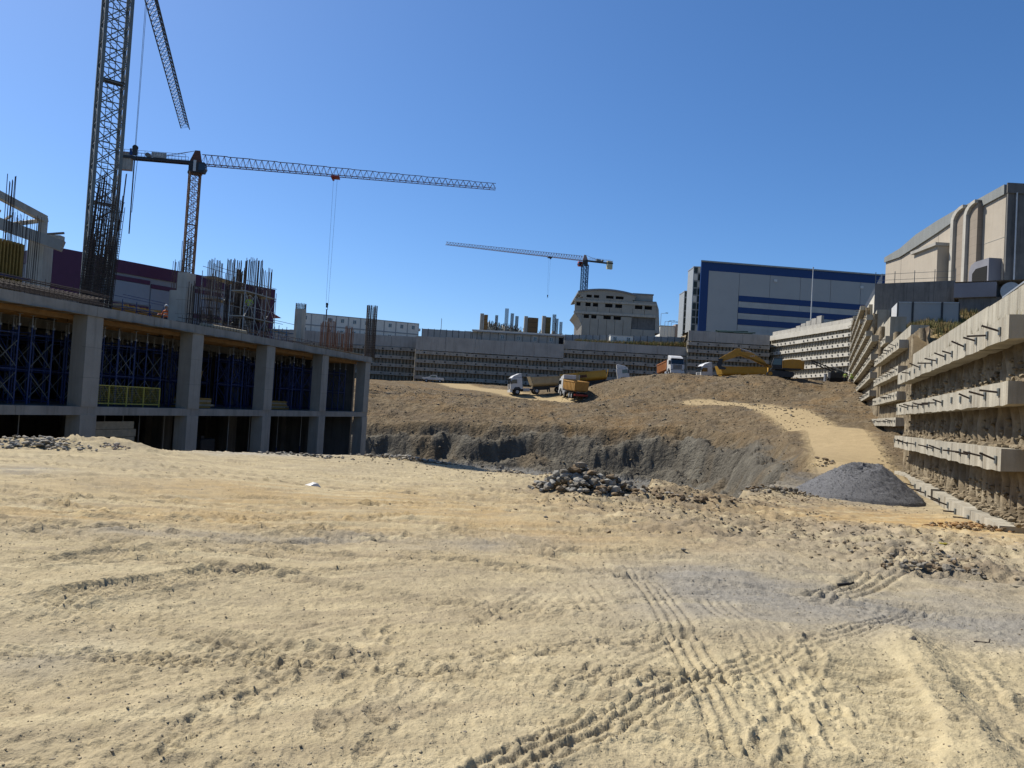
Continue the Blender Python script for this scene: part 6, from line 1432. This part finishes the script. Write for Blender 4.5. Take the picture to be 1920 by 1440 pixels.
single('plastic_bag', 'crumpled white plastic bag lying alone on the dirt', 'bag', 587, 910, rag(9,.17,.16,1), C['white'])
single('white_rock', 'whitish boulder at the pit edge right of the building', 'rock', 842, 862, rag(8,.42,.4,2), C['stone'])
single('lime_scrap', 'bright lime plastic scrap at the pit edge', 'litter', 808, 860, rag(7,.12,.3,3), C['vest_y'])
single('yellow_scrap', 'yellow scrap of tape lying on the tracked ground', 'litter', 1745, 1024, MB().box(-.25,.2,-.05,.05,0,.03).box(.05,.3,-.12,-.06,0,.03), mat('scrap_yellow', (.65,.56,.08), .6, .1, 3), .3)
single('white_sheet', 'flat white scrap sheet on the ground at right', 'litter', 1760, 1030, rag(7,.22,.03,5), C['white'])
single('black_scrap', 'dark twisted scrap at the edge of the grey patch', 'litter', 1585, 1099, MB().bar((-.09,0,.01),(.06,.02,.03),.03).bar((.03,0,.02),(.08,-.05,.06),.025), C['black'])
single('bent_bar', 'short bent rebar piece on the pale dirt at right', 'rebar', 1845, 1203, MB().bar((-.09,0,.01),(.04,-.01,.01),.008).bar((.04,-.01,.01),(.045,-.01,.04),.008), C['rebar'])
single('dark_stone', 'lone dark stone on the ridge between wheel marks', 'rock', 1711, 1223, rag(7,.03,.04,7), C['rock'])
single('timber_plank', 'grey plank half buried in the dirt at right', 'plank', 1880, 1099, MB().box(-.45,.45,-.05,.05,-.02,.025), C['plank'], -.25)
single('orange_pipe', 'orange pipe offcut leaning in the pit corner', 'pipe', 1362, 935, MB().tube((0,0,-.2),(.25,.1,.7),.05,8), C['orange'])
# loose stones over the foreground and far slopes
def scatter(name, label, n, gen, r0, r1, m, seed, pw=2.5):
    rd = random.Random(seed); pts = [gen(rd) for _ in range(n)]; z = gz_many([p[0] for p in pts], [p[1] for p in pts]); mb = MB()
    for p, zz_ in zip(pts, z):
        r = (r0+(r1-r0)*rd.random()**pw)*p[2]; add_rock(mb, (p[0], p[1], zz_+r*.15), r, rd)
    me = bpy.data.meshes.new(name); me.from_pydata(mb.v, [], mb.f); me.materials.append(m); o = bpy.data.objects.new(name, me); COL.objects.link(o); o['kind'] = 'stuff'; o['label'] = label; o['category'] = 'stones'; return o
def g_near(rd):
    r = 2.6*math.exp(rd.random()*2.2); t = R(rd.uniform(-42, 42)); return (r*math.sin(t), r*math.cos(t), .6+r*.06)
scatter('loose_pebbles', 'pebbles and small clods strewn over the pale dirt', 2200, g_near, .003, .014, mat('dirt_pebble', (.42,.355,.24), .95, .35, 6), 21, 3.5)
scatter('dark_pebbles', 'darker pebbles strewn over the pale dirt', 160, g_near, .004, .02, C['rock'], 22, 3)
def g_grit(rd):
    r = 2.8*math.exp(rd.random()*1.35); t = R(rd.uniform(-40, 40)); return (r*math.sin(t), r*math.cos(t), .5+r*.09)
scatter('pale_grit', 'fine pale grit over the near dirt', 8000, g_grit, .0022, .0085, mat('pale_grit', (.50,.43,.29), .95, .3, 9), 31, 2.5)
scatter('brown_grit', 'fine brown grit over the near dirt', 4500, g_grit, .0022, .0085, mat('brown_grit', (.27,.215,.14), .95, .3, 9), 32, 2.5)
_blobs = [(hit_fore(*q[:2]), q[2]) for q in ((1330,985,2.4),(1690,1010,2.2),(1750,1060,1.2),(1080,915,1.8),(1560,945,2.2),(1180,950,2.0),(780,868,2.5),(1500,1000,2.2),(1820,1050,1.5),(1000,900,2.0),(1240,960,2.2),(1340,943,1.0),(1450,938,1.3),(1390,952,1.4),(1290,943,1.0))]
def g_rough(rd):
    c, s = rd.choice(_blobs); return (c.x+rd.gauss(0,s*.8), c.y+rd.gauss(0,s*.7), 1)
scatter('broken_clods', 'broken clods and stones over the churned ground near the pit edge', 6500, g_rough, .008, .05, mat('clod', (.38,.30,.19), .95, .4, 4, .5, 15), 23, 2.5)
scatter('grey_clods', 'grey broken stones over the churned ground near the pit edge', 900, g_rough, .01, .05, C['rock'], 24, 2.5)
def g_far(rd):
    y = rd.uniform(76, 132); px = rd.uniform(690, 1640); x, y = XY(px, y); return (x, y, .7+y/200)
scatter('slope_stones', 'stones and clods over the far brown slope', 8000, g_far, .03, .13, mat('slope_stone', (.27,.21,.13), .95, .4, 1), 25, 3)
scatter('slope_rocks', 'grey rocks over the far pit slope', 700, g_far, .05, .22, mat('slope_rock', (.25,.215,.16), .95, .35, 1), 26, 3)
def g_ramp(rd):
    y = rd.uniform(36, 80); x, y = XY(rd.choice((rd.uniform(1420,1500), rd.uniform(1650,1690))), y); return (x, y, .7)
scatter('ramp_stones', 'stones beside the haul ramp', 1200, g_ramp, .03, .13, mat('slope_stone', (.27,.21,.13)), 27, 3)
